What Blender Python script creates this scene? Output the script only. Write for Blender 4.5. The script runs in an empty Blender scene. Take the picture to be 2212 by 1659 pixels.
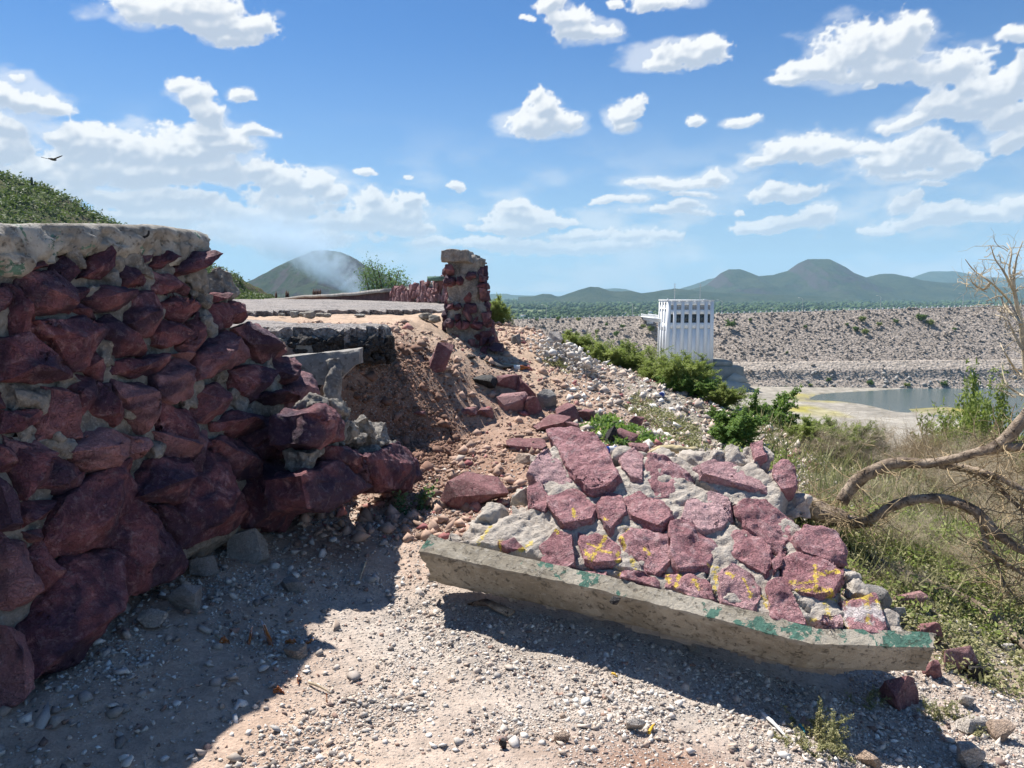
import bpy, bmesh, math
import numpy as np
from mathutils import Vector
R = math.radians
scene = bpy.context.scene
COL = scene.collection
S = 2.16015625            # the survey sheet used for measuring is 2212 wide, the picture 1024
FPX = 759.0
PITCH = R(6.72)
EYE = np.array([0.0, 0.0, 1.55])
CP, SP = math.cos(PITCH), math.sin(PITCH)
# ------------------------------------------------------------------ camera
cam_d = bpy.data.cameras.new('camera'); cam = bpy.data.objects.new('camera', cam_d); COL.objects.link(cam)
cam.location = EYE; cam.rotation_euler = (R(90) - PITCH, 0, 0)
cam_d.sensor_width = 36; cam_d.lens = FPX / 1024 * 36
cam_d.clip_start = 0.05; cam_d.clip_end = 60000
scene.camera = cam
# ------------------------------------------------------------------ light
SH = np.array([0.43, -0.50])               # ground shadow of a post 1 m tall
sun_dir = np.array([-SH[0], -SH[1], 1.0]); sun_dir /= np.linalg.norm(sun_dir)
SUN_EL = math.asin(sun_dir[2]); SUN_AZ = math.atan2(sun_dir[0], sun_dir[1])
sd = bpy.data.lights.new('sun', 'SUN'); sd.energy = 5.0; sd.angle = R(0.53); sd.color = (1, 0.955, 0.89)
so = bpy.data.objects.new('sun', sd); COL.objects.link(so)
so.rotation_euler = Vector(sun_dir).to_track_quat('Z', 'Y').to_euler()
scene.view_settings.view_transform = 'Standard'; scene.view_settings.look = 'None'
scene.view_settings.exposure = 0.86; scene.view_settings.gamma = 1
scene.cycles.max_bounces = 5; scene.cycles.diffuse_bounces = 2; scene.cycles.glossy_bounces = 2
scene.cycles.transparent_max_bounces = 6; scene.cycles.transmission_bounces = 3; scene.cycles.volume_bounces = 2
scene.cycles.caustics_reflective = False; scene.cycles.caustics_refractive = False
scene.cycles.use_denoising = True

# ------------------------------------------------------------------ rays and numeric helpers
def ray(px, py):
    xc = (px / S - 512) / FPX; yc = -(py / S - 384) / FPX
    return np.array([xc, CP + yc * SP, -SP + yc * CP])
def at(px, py, Y):
    d = ray(px, py); return EYE + d * (Y / d[1])
def full(x, y): return (x / 1.82278, y / 1.82278)     # photo pixels to sheet
def C1(x, y): return full(x / 1.6592, 800 + y / 1.6592)
def C2(x, y): return full(x / 1.2529, 1700 + y / 1.2529)
def C4(x, y): return full(1600 + x / 1.5079, 1600 + y / 1.5079)
def C5(x, y): return full(2600 + x / 1.3554, 1800 + y / 1.3554)
rng = np.random.default_rng(7)
def _h(ix, iy, iz, s):
    h = (ix.astype(np.uint32) * np.uint32(374761393)) ^ (iy.astype(np.uint32) * np.uint32(668265263)) ^ (iz.astype(np.uint32) * np.uint32(2246822519)) ^ np.uint32((s * 3266489917) & 0xffffffff)
    h = (h ^ (h >> np.uint32(13))) * np.uint32(1274126177); h = h ^ (h >> np.uint32(16))
    h = h * np.uint32(2654435761); h ^= h >> np.uint32(15)
    return h.astype(np.float64) / 4294967295.0
def vnoise(p, s=0):
    f = np.floor(p); t = p - f; t = t * t * (3 - 2 * t); i = f.astype(np.int64)
    out = 0
    for dx in (0, 1):
        wx = t[:, 0] if dx else 1 - t[:, 0]
        for dy in (0, 1):
            wy = t[:, 1] if dy else 1 - t[:, 1]
            for dz in (0, 1):
                wz = t[:, 2] if dz else 1 - t[:, 2]
                out = out + wx * wy * wz * _h(i[:, 0] + dx, i[:, 1] + dy, i[:, 2] + dz, s)
    return out * 2 - 1
def fbm(p, freq, octv=4, s=0, gain=0.5):
    p = np.asarray(p, float); o = 0; a = 1.0; tot = 0
    for k in range(octv):
        o = o + a * vnoise(p * freq + 17.3 * k, s + k); tot += a; a *= gain; freq *= 2.03
    return o / tot
def ss(a, b, x):
    t = np.clip((x - a) / (b - a), 0, 1); return t * t * (3 - 2 * t)
def inpoly(x, y, poly):
    poly = np.asarray(poly, float); ins = np.zeros(x.shape, bool); n = len(poly)
    for i in range(n):
        x0, y0 = poly[i]; x1, y1 = poly[(i + 1) % n]
        if y0 == y1: continue
        c = ((y0 > y) != (y1 > y)) & (x < (x1 - x0) * (y - y0) / (y1 - y0) + x0)
        ins ^= c
    return ins
def dseg(x, y, a, b):
    ax, ay = a; bx, by = b; L = (bx - ax) ** 2 + (by - ay) ** 2 + 1e-12
    t = np.clip(((x - ax) * (bx - ax) + (y - ay) * (by - ay)) / L, 0, 1)
    return np.hypot(x - ax - t * (bx - ax), y - ay - t * (by - ay))
def sdpoly(x, y, poly):       # positive outside
    d = np.full(x.shape, 1e9)
    for i in range(len(poly)): d = np.minimum(d, dseg(x, y, poly[i], poly[(i + 1) % len(poly)]))
    return np.where(inpoly(x, y, poly), -d, d)

# ------------------------------------------------------------------ object helpers
def thing(name, label, cat, loc, group=None, kind=None):
    o = bpy.data.objects.new(name, None); COL.objects.link(o); o.location = [float(v) for v in loc]
    o.empty_display_size = 0.2
    tag(o, label, cat, group, kind); return o
def tag(o, label=None, cat=None, group=None, kind=None):
    if label: o['label'] = label
    if cat: o['category'] = cat
    if group: o['group'] = group
    if kind: o['kind'] = kind
    return o
def mk(name, V, F, mat, parent=None, origin=None, smooth=False, attrs=None, sharp=None, matidx=None):
    V = np.asarray(V, np.float64); 
    if parent is not None and origin is None: org = np.array(parent.location) if parent.parent is None else np.array(parent.location) + np.array(parent.parent.location)
    elif origin is not None: org = np.asarray(origin, float)
    else: org = np.array([V[:, 0].mean(), V[:, 1].mean(), V[:, 2].min()])
    V = V - org
    me = bpy.data.meshes.new(name)
    me.vertices.add(len(V)); me.vertices.foreach_set('co', V.astype(np.float32).ravel())
    if isinstance(F, np.ndarray):
        k = F.shape[1]; n = len(F); me.loops.add(n * k); me.loops.foreach_set('vertex_index', F.astype(np.int32).ravel())
        me.polygons.add(n); me.polygons.foreach_set('loop_start', np.arange(0, n * k, k, dtype=np.int32))
    else:
        ln = [len(f) for f in F]; me.loops.add(sum(ln)); me.loops.foreach_set('vertex_index', np.concatenate([np.asarray(f, np.int32) for f in F]))
        me.polygons.add(len(F)); me.polygons.foreach_set('loop_start', np.concatenate([[0], np.cumsum(ln)[:-1]]).astype(np.int32))
    for m in (mat if isinstance(mat, (list, tuple)) else [mat]): me.materials.append(m)
    if matidx is not None: me.polygons.foreach_set('material_index', np.asarray(matidx, np.int32))
    me.update(calc_edges=True)
    if smooth: me.polygons.foreach_set('use_smooth', np.ones(len(me.polygons), bool))
    if sharp: me.set_sharp_from_angle(angle=R(sharp))
    for k, a in (attrs or {}).items():
        a = np.asarray(a, np.float32)
        if a.ndim == 1: at_ = me.attributes.new(k, 'FLOAT', 'POINT'); at_.data.foreach_set('value', a)
        else:
            at_ = me.attributes.new(k, 'FLOAT_COLOR', 'POINT'); at_.data.foreach_set('color', np.hstack([a, np.ones((len(a), 1), np.float32)]).ravel())
    me.update()
    o = bpy.data.objects.new(name, me); COL.objects.link(o)
    if parent is not None: o.parent = parent
    else: o.location = org
    return o
class MB:
    """collects pieces into one mesh"""
    def __init__(s): s.V = []; s.F = []; s.n = 0; s.A = {}
    def add(s, V, F, **att):
        V = np.asarray(V, float); s.V.append(V)
        if isinstance(F, np.ndarray): s.F.extend((F + s.n).tolist())
        else: s.F.extend([[i + s.n for i in f] for f in F])
        for k, v in att.items(): s.A.setdefault(k, []).append(np.full(len(V), v) if np.isscalar(v) else np.asarray(v))
        s.n += len(V); return s
    def box(s, c, d, rot=0, taper=1.0, **att):
        x, y, z = [v / 2 for v in d]; V = []
        for sz in (-1, 1):
            k = taper if sz > 0 else 1
            for sx, sy in ((-1, -1), (1, -1), (1, 1), (-1, 1)): V.append([sx * x * k, sy * y * k, sz * z])
        V = np.array(V); cr, sr = math.cos(rot), math.sin(rot)
        V = np.column_stack([V[:, 0] * cr - V[:, 1] * sr, V[:, 0] * sr + V[:, 1] * cr, V[:, 2]]) + np.asarray(c)
        return s.add(V, [[0, 3, 2, 1], [4, 5, 6, 7], [0, 1, 5, 4], [1, 2, 6, 5], [2, 3, 7, 6], [3, 0, 4, 7]], **att)
    def get(s): return np.vstack(s.V), s.F, {k: np.concatenate(v) for k, v in s.A.items()}
    def mk(s, name, mat, parent=None, **k):
        V, F, A = s.get()
        L = {len(f) for f in F}
        if len(L) == 1: F = np.array(F)
        return mk(name, V, F, mat, parent, attrs=A, **k)
def tubes(P0, P1, R0, R1, n=5, caps=False):
    """many tapered tubes in one go"""
    P0, P1 = np.asarray(P0, float), np.asarray(P1, float); R0, R1 = np.asarray(R0, float), np.asarray(R1, float)
    d = P1 - P0; L = np.linalg.norm(d, axis=1, keepdims=True) + 1e-9; d = d / L
    up = np.where(np.abs(d[:, 2:3]) > 0.9, np.array([[1., 0, 0]]), np.array([[0, 0, 1.]]))
    a = np.cross(d, up); a /= np.linalg.norm(a, axis=1, keepdims=True); b = np.cross(d, a)
    th = np.arange(n) * 2 * math.pi / n; c, s_ = np.cos(th), np.sin(th)
    ring = a[:, None, :] * c[None, :, None] + b[:, None, :] * s_[None, :, None]
    V = np.concatenate([P0[:, None] + ring * R0[:, None, None], P1[:, None] + ring * R1[:, None, None]], 1)
    m = len(P0); base = (np.arange(m) * 2 * n)[:, None, None]; i = np.arange(n)
    q = np.stack([i, (i + 1) % n, n + (i + 1) % n, n + i], 1)[None]
    return V.reshape(-1, 3), (q + base).reshape(-1, 4)
def polytube(pts, rad, n=10, sub=6, rough=0.1, seed=0):
    """one smooth tapered limb along a list of points (Catmull-Rom)"""
    pts = np.asarray(pts, float); rad = np.asarray(rad, float)
    P = np.vstack([2 * pts[0] - pts[1], pts, 2 * pts[-1] - pts[-2]]); o = []; rr = []
    for i in range(1, len(P) - 2):
        for k in range(sub):
            t = k / sub
            o.append(0.5 * ((2 * P[i]) + (-P[i - 1] + P[i + 1]) * t + (2 * P[i - 1] - 5 * P[i] + 4 * P[i + 1] - P[i + 2]) * t * t + (-P[i - 1] + 3 * P[i] - 3 * P[i + 1] + P[i + 2]) * t ** 3))
            rr.append(rad[i - 1] * (1 - t) + rad[i] * t)
    o.append(pts[-1]); rr.append(rad[-1]); o = np.array(o); rr = np.array(rr)
    tan = np.gradient(o, axis=0); tan /= np.linalg.norm(tan, axis=1, keepdims=True)
    a = np.cross(tan[0], [0, 0, 1.]); a /= np.linalg.norm(a) + 1e-9; V = []
    th = np.arange(n) * 2 * math.pi / n
    for i in range(len(o)):
        a = a - tan[i] * np.dot(a, tan[i]); a /= np.linalg.norm(a); b = np.cross(tan[i], a)
        V.append(o[i] + rr[i] * (a[None] * np.cos(th)[:, None] + b[None] * np.sin(th)[:, None]))
    V = np.vstack(V); ctr = np.repeat(o, n, 0); nrm = V - ctr; rad_ = np.linalg.norm(nrm, axis=1, keepdims=True)
    V = ctr + nrm * (1 + rough * fbm(V, 0.9 / max(rad.max(), 1e-3) * 0.6, 3, seed)[:, None] * 1.6)
    F = [[i * n + k, i * n + (k + 1) % n, (i + 1) * n + (k + 1) % n, (i + 1) * n + k] for i in range(len(o) - 1) for k in range(n)]
    F.append(list(range(n))[::-1]); F.append([(len(o) - 1) * n + k for k in range(n)])
    return V, F
def hull(points, edge=0.02, amp=0.006, freq=14, seed=0, soft=0.35, ridge=0.0, maxit=6):
    bm = bmesh.new()
    for p in points: bm.verts.new([float(c) for c in p])
    r = bmesh.ops.convex_hull(bm, input=bm.verts[:])
    bmesh.ops.delete(bm, geom=[v for v in bm.verts if not v.link_faces], context='VERTS')
    bmesh.ops.triangulate(bm, faces=bm.faces[:])
    for k in range(maxit):
        e = [e for e in bm.edges if e.calc_length() > edge]
        if not e: break
        bmesh.ops.subdivide_edges(bm, edges=e, cuts=1, use_grid_fill=True)
        bmesh.ops.triangulate(bm, faces=[f for f in bm.faces if len(f.verts) > 3])
    if soft: bmesh.ops.smooth_vert(bm, verts=bm.verts[:], factor=soft, use_axis_x=True, use_axis_y=True, use_axis_z=True)
    bmesh.ops.recalc_face_normals(bm, faces=bm.faces[:])
    bm.verts.index_update(); bm.normal_update()
    V = np.array([v.co[:] for v in bm.verts]); N = np.array([v.normal[:] for v in bm.verts])
    F = np.array([[v.index for v in f.verts] for f in bm.faces]); bm.free()
    dsp = amp * 1.6 * fbm(V, freq, 4, seed)
    if ridge: dsp = dsp - ridge * np.abs(fbm(V * np.array([1, 1, 1.9]), freq * 0.45, 3, seed + 9)) 
    return V + N * dsp[:, None], F
def rock_pts(w, d, h, n=14, seed=0, flat=False):
    r = np.random.default_rng(seed); p = r.normal(size=(n, 3)); p /= np.linalg.norm(p, axis=1, keepdims=True)
    p = np.sign(p) * np.abs(p) ** (0.7)
    p *= r.uniform(0.75, 1.05, (n, 1)); p /= np.abs(p).max(0)
    return p * np.array([w / 2, d / 2, h / 2])

# ------------------------------------------------------------------ materials
class NT:
    def __init__(s, tree): s.t = tree; s.n = tree.nodes; s.l = tree.links
    def new(s, typ, **k):
        n = s.n.new(typ)
        for a, v in k.items():
            if a.startswith('i_'): continue
            setattr(n, a, v)
        return n
    def put(s, sock, v):
        if v is None: return
        if isinstance(v, bpy.types.NodeSocket): s.l.new(v, sock)
        elif isinstance(v, (tuple, list)) and sock.type == 'RGBA' and len(v) == 3: sock.default_value = (*v, 1)
        else: sock.default_value = v
    def math(s, op, a, b=None, c=None, clamp=False):
        n = s.new('ShaderNodeMath', operation=op, use_clamp=clamp); s.put(n.inputs[0], a); s.put(n.inputs[1], b)
        if c is not None: s.put(n.inputs[2], c)
        return n.outputs[0]
    def vec(s, op, a, b=None, c=None):
        n = s.new('ShaderNodeVectorMath', operation=op); s.put(n.inputs[0], a)
        if b is not None: s.put(n.inputs[1], b)
        if c is not None: s.put(n.inputs[2], c)
        return n.outputs['Value'] if op in ('LENGTH', 'DOT_PRODUCT') else n.outputs[0]
    def noise(s, v, sc, det=4, rough=0.55, dist=0.0, color=False, typ=None):
        n = s.new('ShaderNodeTexNoise'); s.put(n.inputs['Vector'], v); n.inputs['Scale'].default_value = sc
        n.inputs['Detail'].default_value = det; n.inputs['Roughness'].default_value = rough; n.inputs['Distortion'].default_value = dist
        return n.outputs['Color' if color else 'Fac']
    def vor(s, v, sc, feat='F1', out='Distance', rnd=1.0):
        n = s.new('ShaderNodeTexVoronoi', feature=feat); s.put(n.inputs['Vector'], v); n.inputs['Scale'].default_value = sc
        n.inputs['Randomness'].default_value = rnd
        return n.outputs[out]
    def mix(s, f, a, b, blend='MIX'):
        n = s.new('ShaderNodeMix', data_type='RGBA', blend_type=blend); n.clamp_factor = True
        s.put(n.inputs[0], f); s.put(n.inputs[6], a); s.put(n.inputs[7], b); return n.outputs[2]
    def ramp(s, f, a, b, lo=0.0, hi=1.0, smooth=True):
        n = s.new('ShaderNodeMapRange', interpolation_type='SMOOTHSTEP' if smooth else 'LINEAR')
        s.put(n.inputs[0], f); n.inputs[1].default_value = a; n.inputs[2].default_value = b; n.inputs[3].default_value = lo; n.inputs[4].default_value = hi
        return n.outputs[0]
    def attr(s, name, out='Fac'):
        n = s.new('ShaderNodeAttribute', attribute_name=name); return n.outputs[out]
    def obj(s): return s.new('ShaderNodeTexCoord').outputs['Object']
    def pos(s): return s.new('ShaderNodeNewGeometry').outputs['Position']
    def bump(s, h, st=0.3, d=0.01, nrm=None):
        n = s.new('ShaderNodeBump'); s.put(n.inputs['Height'], h); n.inputs['Strength'].default_value = st; n.inputs['Distance'].default_value = d
        if nrm is not None: s.put(n.inputs['Normal'], nrm)
        return n.outputs[0]
def material(name, fn, rough=0.85, spec=0.3):
    m = bpy.data.materials.new(name); m.use_nodes = True; t = NT(m.node_tree)
    b = t.n['Principled BSDF']; b.inputs['Roughness'].default_value = rough; b.inputs['Specular IOR Level'].default_value = spec
    r = fn(t)
    if isinstance(r, tuple) and len(r) == 2 and not isinstance(r[0], float): c, nrm = r
    else: c, nrm = r, None
    t.put(b.inputs['Base Color'], c)
    if nrm is not None: t.put(b.inputs['Normal'], nrm)
    return m
def stone_mat(name, c_lo, c_mid, c_hi, purple=0.0, dust=0.3, sc=1.0, paint=False, dustc=(0.45, 0.36, 0.32)):
    def fn(t):
        p = t.obj(); rnd = t.attr('rnd')
        pv = t.vec('ADD', p, t.vec('SCALE', t.new('ShaderNodeCombineXYZ').outputs[0], None)) if False else p
        n1 = t.noise(pv, 5 * sc, 5, 0.62, 0.6); n2 = t.noise(pv, 30 * sc, 5, 0.7); n3 = t.noise(pv, 150 * sc, 3, 0.6); n4 = t.noise(pv, 11 * sc, 4, 0.6, 1.2)
        c = t.mix(t.ramp(n1, 0.38, 0.62), c_lo, c_mid)
        c = t.mix(t.ramp(rnd, 0.55, 1.0, 0, 0.7), c, c_hi)
        c = t.mix(t.ramp(n4, 0.52, 0.72, 0, 0.75), c, c_hi)
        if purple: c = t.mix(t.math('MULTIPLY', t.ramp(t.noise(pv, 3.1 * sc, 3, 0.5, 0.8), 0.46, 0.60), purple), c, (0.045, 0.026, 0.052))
        c = t.mix(t.ramp(n2, 0.5, 0.75, 0, dust), c, dustc)
        c = t.mix(t.ramp(t.noise(pv, 16 * sc, 6, 0.75), 0.28, 0.42, 0.7, 0), c, tuple(v * 0.45 for v in c_lo))
        v = t.ramp(n3, 0.25, 0.75, 0.75, 1.25, False)
        c = t.mix(1.0, c, t.new('ShaderNodeCombineColor').outputs[0], 'MIX') if False else t.vec('SCALE', c, None)
        sc_node = c.node; t.put(sc_node.inputs['Scale'], v)
        if paint:
            pm = t.math('ADD', t.attr('paint'), t.ramp(t.noise(p, 38, 6, 0.8), 0.3, 0.7, -0.85, 0.30, False))
            c = t.mix(t.ramp(pm, 0.46, 0.62, 0, .88), c, (0.72, 0.53, 0.07))
            wm = t.math('ADD', t.attr('whiting'), t.ramp(t.noise(p, 30, 4, 0.7), 0.3, 0.7, -0.5, 0.4, False))
            c = t.mix(t.ramp(wm, 0.4, 0.7, 0, 0.8), c, (0.62, 0.58, 0.56))
        h = t.math('ADD', t.math('MULTIPLY', n2, 0.8), t.math('MULTIPLY', n3, 0.28))
        cr = t.vor(t.vec('ADD', p, t.noise(p, 9 * sc, 2, 0.5, 0, True)), 13 * sc, 'DISTANCE_TO_EDGE')
        h = t.math('ADD', h, t.ramp(cr, 0, 0.06, -0.25, 0.0))
        return c, t.bump(h, 0.95, 0.028)
    return material(name, fn, 0.8, 0.35)
M = {}
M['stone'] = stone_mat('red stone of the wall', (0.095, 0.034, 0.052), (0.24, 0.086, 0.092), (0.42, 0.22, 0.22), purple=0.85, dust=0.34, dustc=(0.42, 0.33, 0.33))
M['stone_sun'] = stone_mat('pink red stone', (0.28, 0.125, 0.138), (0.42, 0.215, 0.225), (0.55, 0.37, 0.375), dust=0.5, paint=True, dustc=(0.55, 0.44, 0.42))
M['stone_loose'] = stone_mat('loose red stone', (0.22, 0.095, 0.098), (0.33, 0.155, 0.155), (0.43, 0.25, 0.245), dust=0.55)
M['stone_far'] = stone_mat('dusty red stone', (0.12, 0.050, 0.046), (0.20, 0.085, 0.075), (0.26, 0.15, 0.13), dust=0.4)
M['stone_gray'] = stone_mat('grey stone', (0.20, 0.185, 0.17), (0.32, 0.30, 0.28), (0.40, 0.37, 0.33), dust=0.4, dustc=(0.5, 0.46, 0.42))
M['stone_white'] = stone_mat('pale limestone', (0.42, 0.37, 0.32), (0.52, 0.47, 0.42), (0.62, 0.57, 0.52), dust=0.4, dustc=(0.62, 0.58, 0.54))
M['stone_tan'] = stone_mat('tan stone', (0.36, 0.26, 0.19), (0.46, 0.35, 0.27), (0.54, 0.43, 0.35), dust=0.3)
M['cobble'] = stone_mat('pale river cobble', (0.30, 0.27, 0.22), (0.42, 0.38, 0.31), (0.36, 0.36, 0.33), dust=0.2)
M['dark_rock'] = stone_mat('dark rock', (0.03, 0.028, 0.028), (0.055, 0.05, 0.048), (0.09, 0.08, 0.075), dust=0.1)
def mortar_fn(c1, c2, c3, paint=False, st=0.9):
    def fn(t):
        p = t.obj(); n1 = t.noise(p, 7, 5, 0.65); n2 = t.noise(p, 45, 5, 0.7); n3 = t.noise(p, 170, 3, 0.7)
        c = t.mix(t.ramp(n1, 0.35, 0.65), c1, c2); c = t.mix(t.ramp(n2, 0.45, 0.75, 0, 0.8), c, c3)
        c = t.mix(t.ramp(t.vor(p, 60), 0.0, 0.28, 0.45, 0), c, (0.18, 0.15, 0.13))
        if paint:
            pm = t.math('ADD', t.attr('paint'), t.ramp(t.noise(p, 38, 6, 0.8), 0.3, 0.7, -0.85, 0.30, False))
            c = t.mix(t.ramp(pm, 0.46, 0.62, 0, .88), c, (0.70, 0.54, 0.12))
        h = t.math('ADD', n2, t.math('MULTIPLY', n3, 0.4))
        return c, t.bump(h, st, 0.022)
    return fn
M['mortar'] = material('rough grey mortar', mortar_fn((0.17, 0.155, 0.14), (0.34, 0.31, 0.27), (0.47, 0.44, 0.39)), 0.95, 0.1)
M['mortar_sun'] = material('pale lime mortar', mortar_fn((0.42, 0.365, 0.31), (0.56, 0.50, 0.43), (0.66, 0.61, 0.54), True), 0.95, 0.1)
def coping_fn(green, amt, base1=(0.30, 0.275, 0.235), base2=(0.46, 0.425, 0.37)):
    def fn(t):
        p = t.obj(); n1 = t.noise(p, 4.5, 5, 0.65, 0.4); n2 = t.noise(p, 38, 5, 0.72); n3 = t.noise(p, 190, 3, 0.6)
        c = t.mix(t.ramp(n1, 0.35, 0.68), base1, base2); c = t.mix(t.ramp(n2, 0.5, 0.8, 0, 0.6), c, (0.56, 0.53, 0.47))
        c = t.mix(t.ramp(t.noise(p, 14, 5, 0.75, 0.5), 0.62, 0.70, 0, 0.7), c, (0.07, 0.06, 0.05))
        if amt:
            g = t.math('ADD', t.math('MULTIPLY', t.attr('paint'), amt), t.ramp(t.noise(p, 9, 6, 0.68, 0.3), 0.3, 0.7, -0.5, 0.5, False))
            c = t.mix(t.ramp(g, 0.5, 0.56), c, t.mix(t.ramp(n2, 0.4, 0.7), green, tuple(v * 1.5 for v in green)))
        h = t.math('ADD', n2, t.math('MULTIPLY', n3, 0.3))
        pit = t.ramp(t.noise(p, 26, 6, 0.8), 0.56, 0.64, 0, 1); c = t.mix(t.math('MULTIPLY', pit, .55), c, (.12, .10, .08))
        h = t.math('ADD', h, t.math('MULTIPLY', pit, -0.9))
        return c, t.bump(h, 0.75, 0.013)
    return fn
M['coping'] = material('weathered concrete with green paint', coping_fn((0.075, 0.15, 0.115), 1.0, (0.27, 0.235, 0.18), (0.44, 0.395, 0.32)), 0.9, 0.15)
M['coping_top'] = material('weathered pale concrete', coping_fn((0.12, 0.20, 0.15), 0.95, (0.25, 0.225, 0.19), (0.52, 0.49, 0.43)), 0.9, 0.15)
M['concrete'] = material('plain concrete', coping_fn((0, 0, 0), 0, (0.24, 0.225, 0.205), (0.40, 0.38, 0.35)), 0.9, 0.15)
def simple(name, c, rough=0.8, spec=0.3, var=0.15, sc=8, bump=0.0, c2=None):
    def fn(t):
        p = t.obj(); n = t.noise(p, sc, 4, 0.6); c2_ = c2 or tuple(v * (1 - var * 2) for v in c)
        col = t.mix(t.ramp(n, 0.3, 0.7), c2_, c)
        return (col, t.bump(n, bump, 0.02)) if bump else col
    return material(name, fn, rough, spec)
def asphalt_fn(t):
    p = t.obj(); v = t.vor(p, 42, 'F1', 'Color'); n = t.noise(p, 1.6, 4, 0.6); n2 = t.noise(p, 60, 4, 0.7)
    g = t.new('ShaderNodeSeparateColor'); t.put(g.inputs[0], v)
    c = t.mix(t.ramp(g.outputs[0], 0.1, 0.9, 0, 1), (0.12, 0.11, 0.105), (0.36, 0.33, 0.31))
    c = t.mix(t.ramp(n, 0.42, 0.62, 0, 0.75), c, (0.34, 0.30, 0.27)); 
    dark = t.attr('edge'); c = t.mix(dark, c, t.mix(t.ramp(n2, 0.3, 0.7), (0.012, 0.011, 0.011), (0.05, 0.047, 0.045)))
    return c, t.bump(t.math('ADD', t.vor(p, 42), n2), 0.9, 0.02)
M['asphalt'] = material('worn asphalt with exposed stones', asphalt_fn, 0.9, 0.2)
M['tar'] = simple('broken tar lump', (0.035, 0.033, 0.032), 0.7, 0.4, 0.35, 50, 0.9)
def ground_fn(t):
    p = t.pos(); base = t.attr('Col', 'Color'); far = t.attr('far')
    n1 = t.noise(p, 1.6, 6, 0.68, 0.3); n2 = t.noise(p, 14, 6, 0.75); n3 = t.noise(p, 90, 4, 0.7)
    v = t.vor(p, 55, 'F1', 'Color'); g = t.new('ShaderNodeSeparateColor'); t.put(g.inputs[0], v)
    vd = t.vor(p, 55)
    k = t.math('MULTIPLY', t.ramp(n1, 0.3, 0.7, 0.8, 1.16, False), t.ramp(n2, 0.3, 0.72, 0.72, 1.22, False))
    k = t.math('MULTIPLY', k, t.ramp(n3, 0.25, 0.75, 0.82, 1.18, False))
    c = t.vec('SCALE', base, None); t.put(c.node.inputs['Scale'], k)
    grav = t.math('MULTIPLY', t.attr('grav'), t.ramp(g.outputs[1], 0.45, 0.6))
    peb = t.mix(g.outputs[0], (0.27, 0.235, 0.20), (0.50, 0.46, 0.42))
    c = t.mix(t.math('MULTIPLY', grav, t.ramp(vd, 0.55, 0.3, 0, 0.9)), c, peb)
    f1 = t.noise(p, 0.035, 6, 0.7); f2 = t.noise(p, 0.25, 5, 0.7)
    kf = t.math('MULTIPLY', t.ramp(f1, 0.3, 0.7, 0.7, 1.3, False), t.ramp(f2, 0.3, 0.7, 0.65, 1.35, False))
    cf = t.vec('SCALE', base, None); t.put(cf.node.inputs['Scale'], kf)
    c = t.mix(far, c, cf)
    h = t.math('ADD', t.math('MULTIPLY', n2, 1.3), t.math('MULTIPLY', n3, 0.5)); h = t.math('ADD', h, t.math('MULTIPLY', t.ramp(vd, 0.5, 0.1), t.math('MULTIPLY', grav, 0.9)))
    return c, t.bump(h, 0.8, 0.022)
M['ground'] = material('dirt and gravel', ground_fn, 0.95, 0.1)
def gravel_fn(t):
    c = t.attr('Col', 'Color'); n = t.noise(t.obj(), 160, 3, 0.6)
    c2 = t.vec('SCALE', c, None); t.put(c2.node.inputs['Scale'], t.ramp(n, 0.3, 0.7, 0.85, 1.12, False)); return c2
M['gravel'] = material('loose gravel', gravel_fn, 0.9, 0.2)
def leaf_mat(name, a, b, trans=0.35):
    m = bpy.data.materials.new(name); m.use_nodes = True; t = NT(m.node_tree); bs = t.n['Principled BSDF']; out = t.n['Material Output']
    r = t.attr('rnd'); c = t.mix(r, a, b)
    t.put(bs.inputs['Base Color'], c); bs.inputs['Roughness'].default_value = 0.6; bs.inputs['Specular IOR Level'].default_value = 0.25
    tr = t.new('ShaderNodeBsdfTranslucent'); t.put(tr.inputs[0], t.mix(0.5, c, (0.25, 0.35, 0.06), 'MIX'))
    mx = t.new('ShaderNodeMixShader'); mx.inputs[0].default_value = trans; t.l.new(bs.outputs[0], mx.inputs[1]); t.l.new(tr.outputs[0], mx.inputs[2]); t.l.new(mx.outputs[0], out.inputs[0])
    return m
M['leaf'] = leaf_mat('yellow green leaves', (0.18, 0.23, 0.055), (0.38, 0.43, 0.14), .45)
M['leaf_dark'] = leaf_mat('deep green leaves', (0.08, 0.17, 0.04), (0.22, 0.33, 0.085), .42)
M['leaf_blue'] = leaf_mat('blue green leaves', (0.05, 0.12, 0.06), (0.12, 0.22, 0.11))
M['leaf_dry'] = leaf_mat('dry olive leaves', (0.17, 0.18, 0.075), (0.42, 0.38, 0.20), 0.2)
M['leaf_far'] = leaf_mat('hillside scrub leaves', (0.045, 0.085, 0.022), (0.115, 0.16, 0.045), 0.2)
M['twig'] = simple('dry twig bark', (0.46, 0.35, 0.21), 0.85, 0.2, 0.22, 14)
M['twig_pale'] = simple('pale dry twigs', (0.62, 0.52, 0.37), 0.85, 0.2, 0.2, 14)
M['stem'] = simple('green brown stems', (0.17, 0.14, 0.07), 0.85, 0.2, 0.2, 14)
def bark_fn(t):
    p = t.obj(); n1 = t.noise(t.vec('MULTIPLY', p, (1, 1, 1)), 9, 5, 0.7); n2 = t.noise(p, 60, 4, 0.7); n3 = t.noise(p, 22, 4, 0.7, 1.5)
    c = t.mix(t.ramp(n1, 0.35, 0.65), (0.15, 0.11, 0.08), (0.45, 0.36, 0.27)); c = t.mix(t.ramp(n3, 0.55, 0.68), c, (0.045, 0.035, 0.03))
    return c, t.bump(t.math('ADD', n2, n3), 0.9, 0.012)
M['bark'] = material('weathered bark', bark_fn, 0.9, 0.15)

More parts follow.
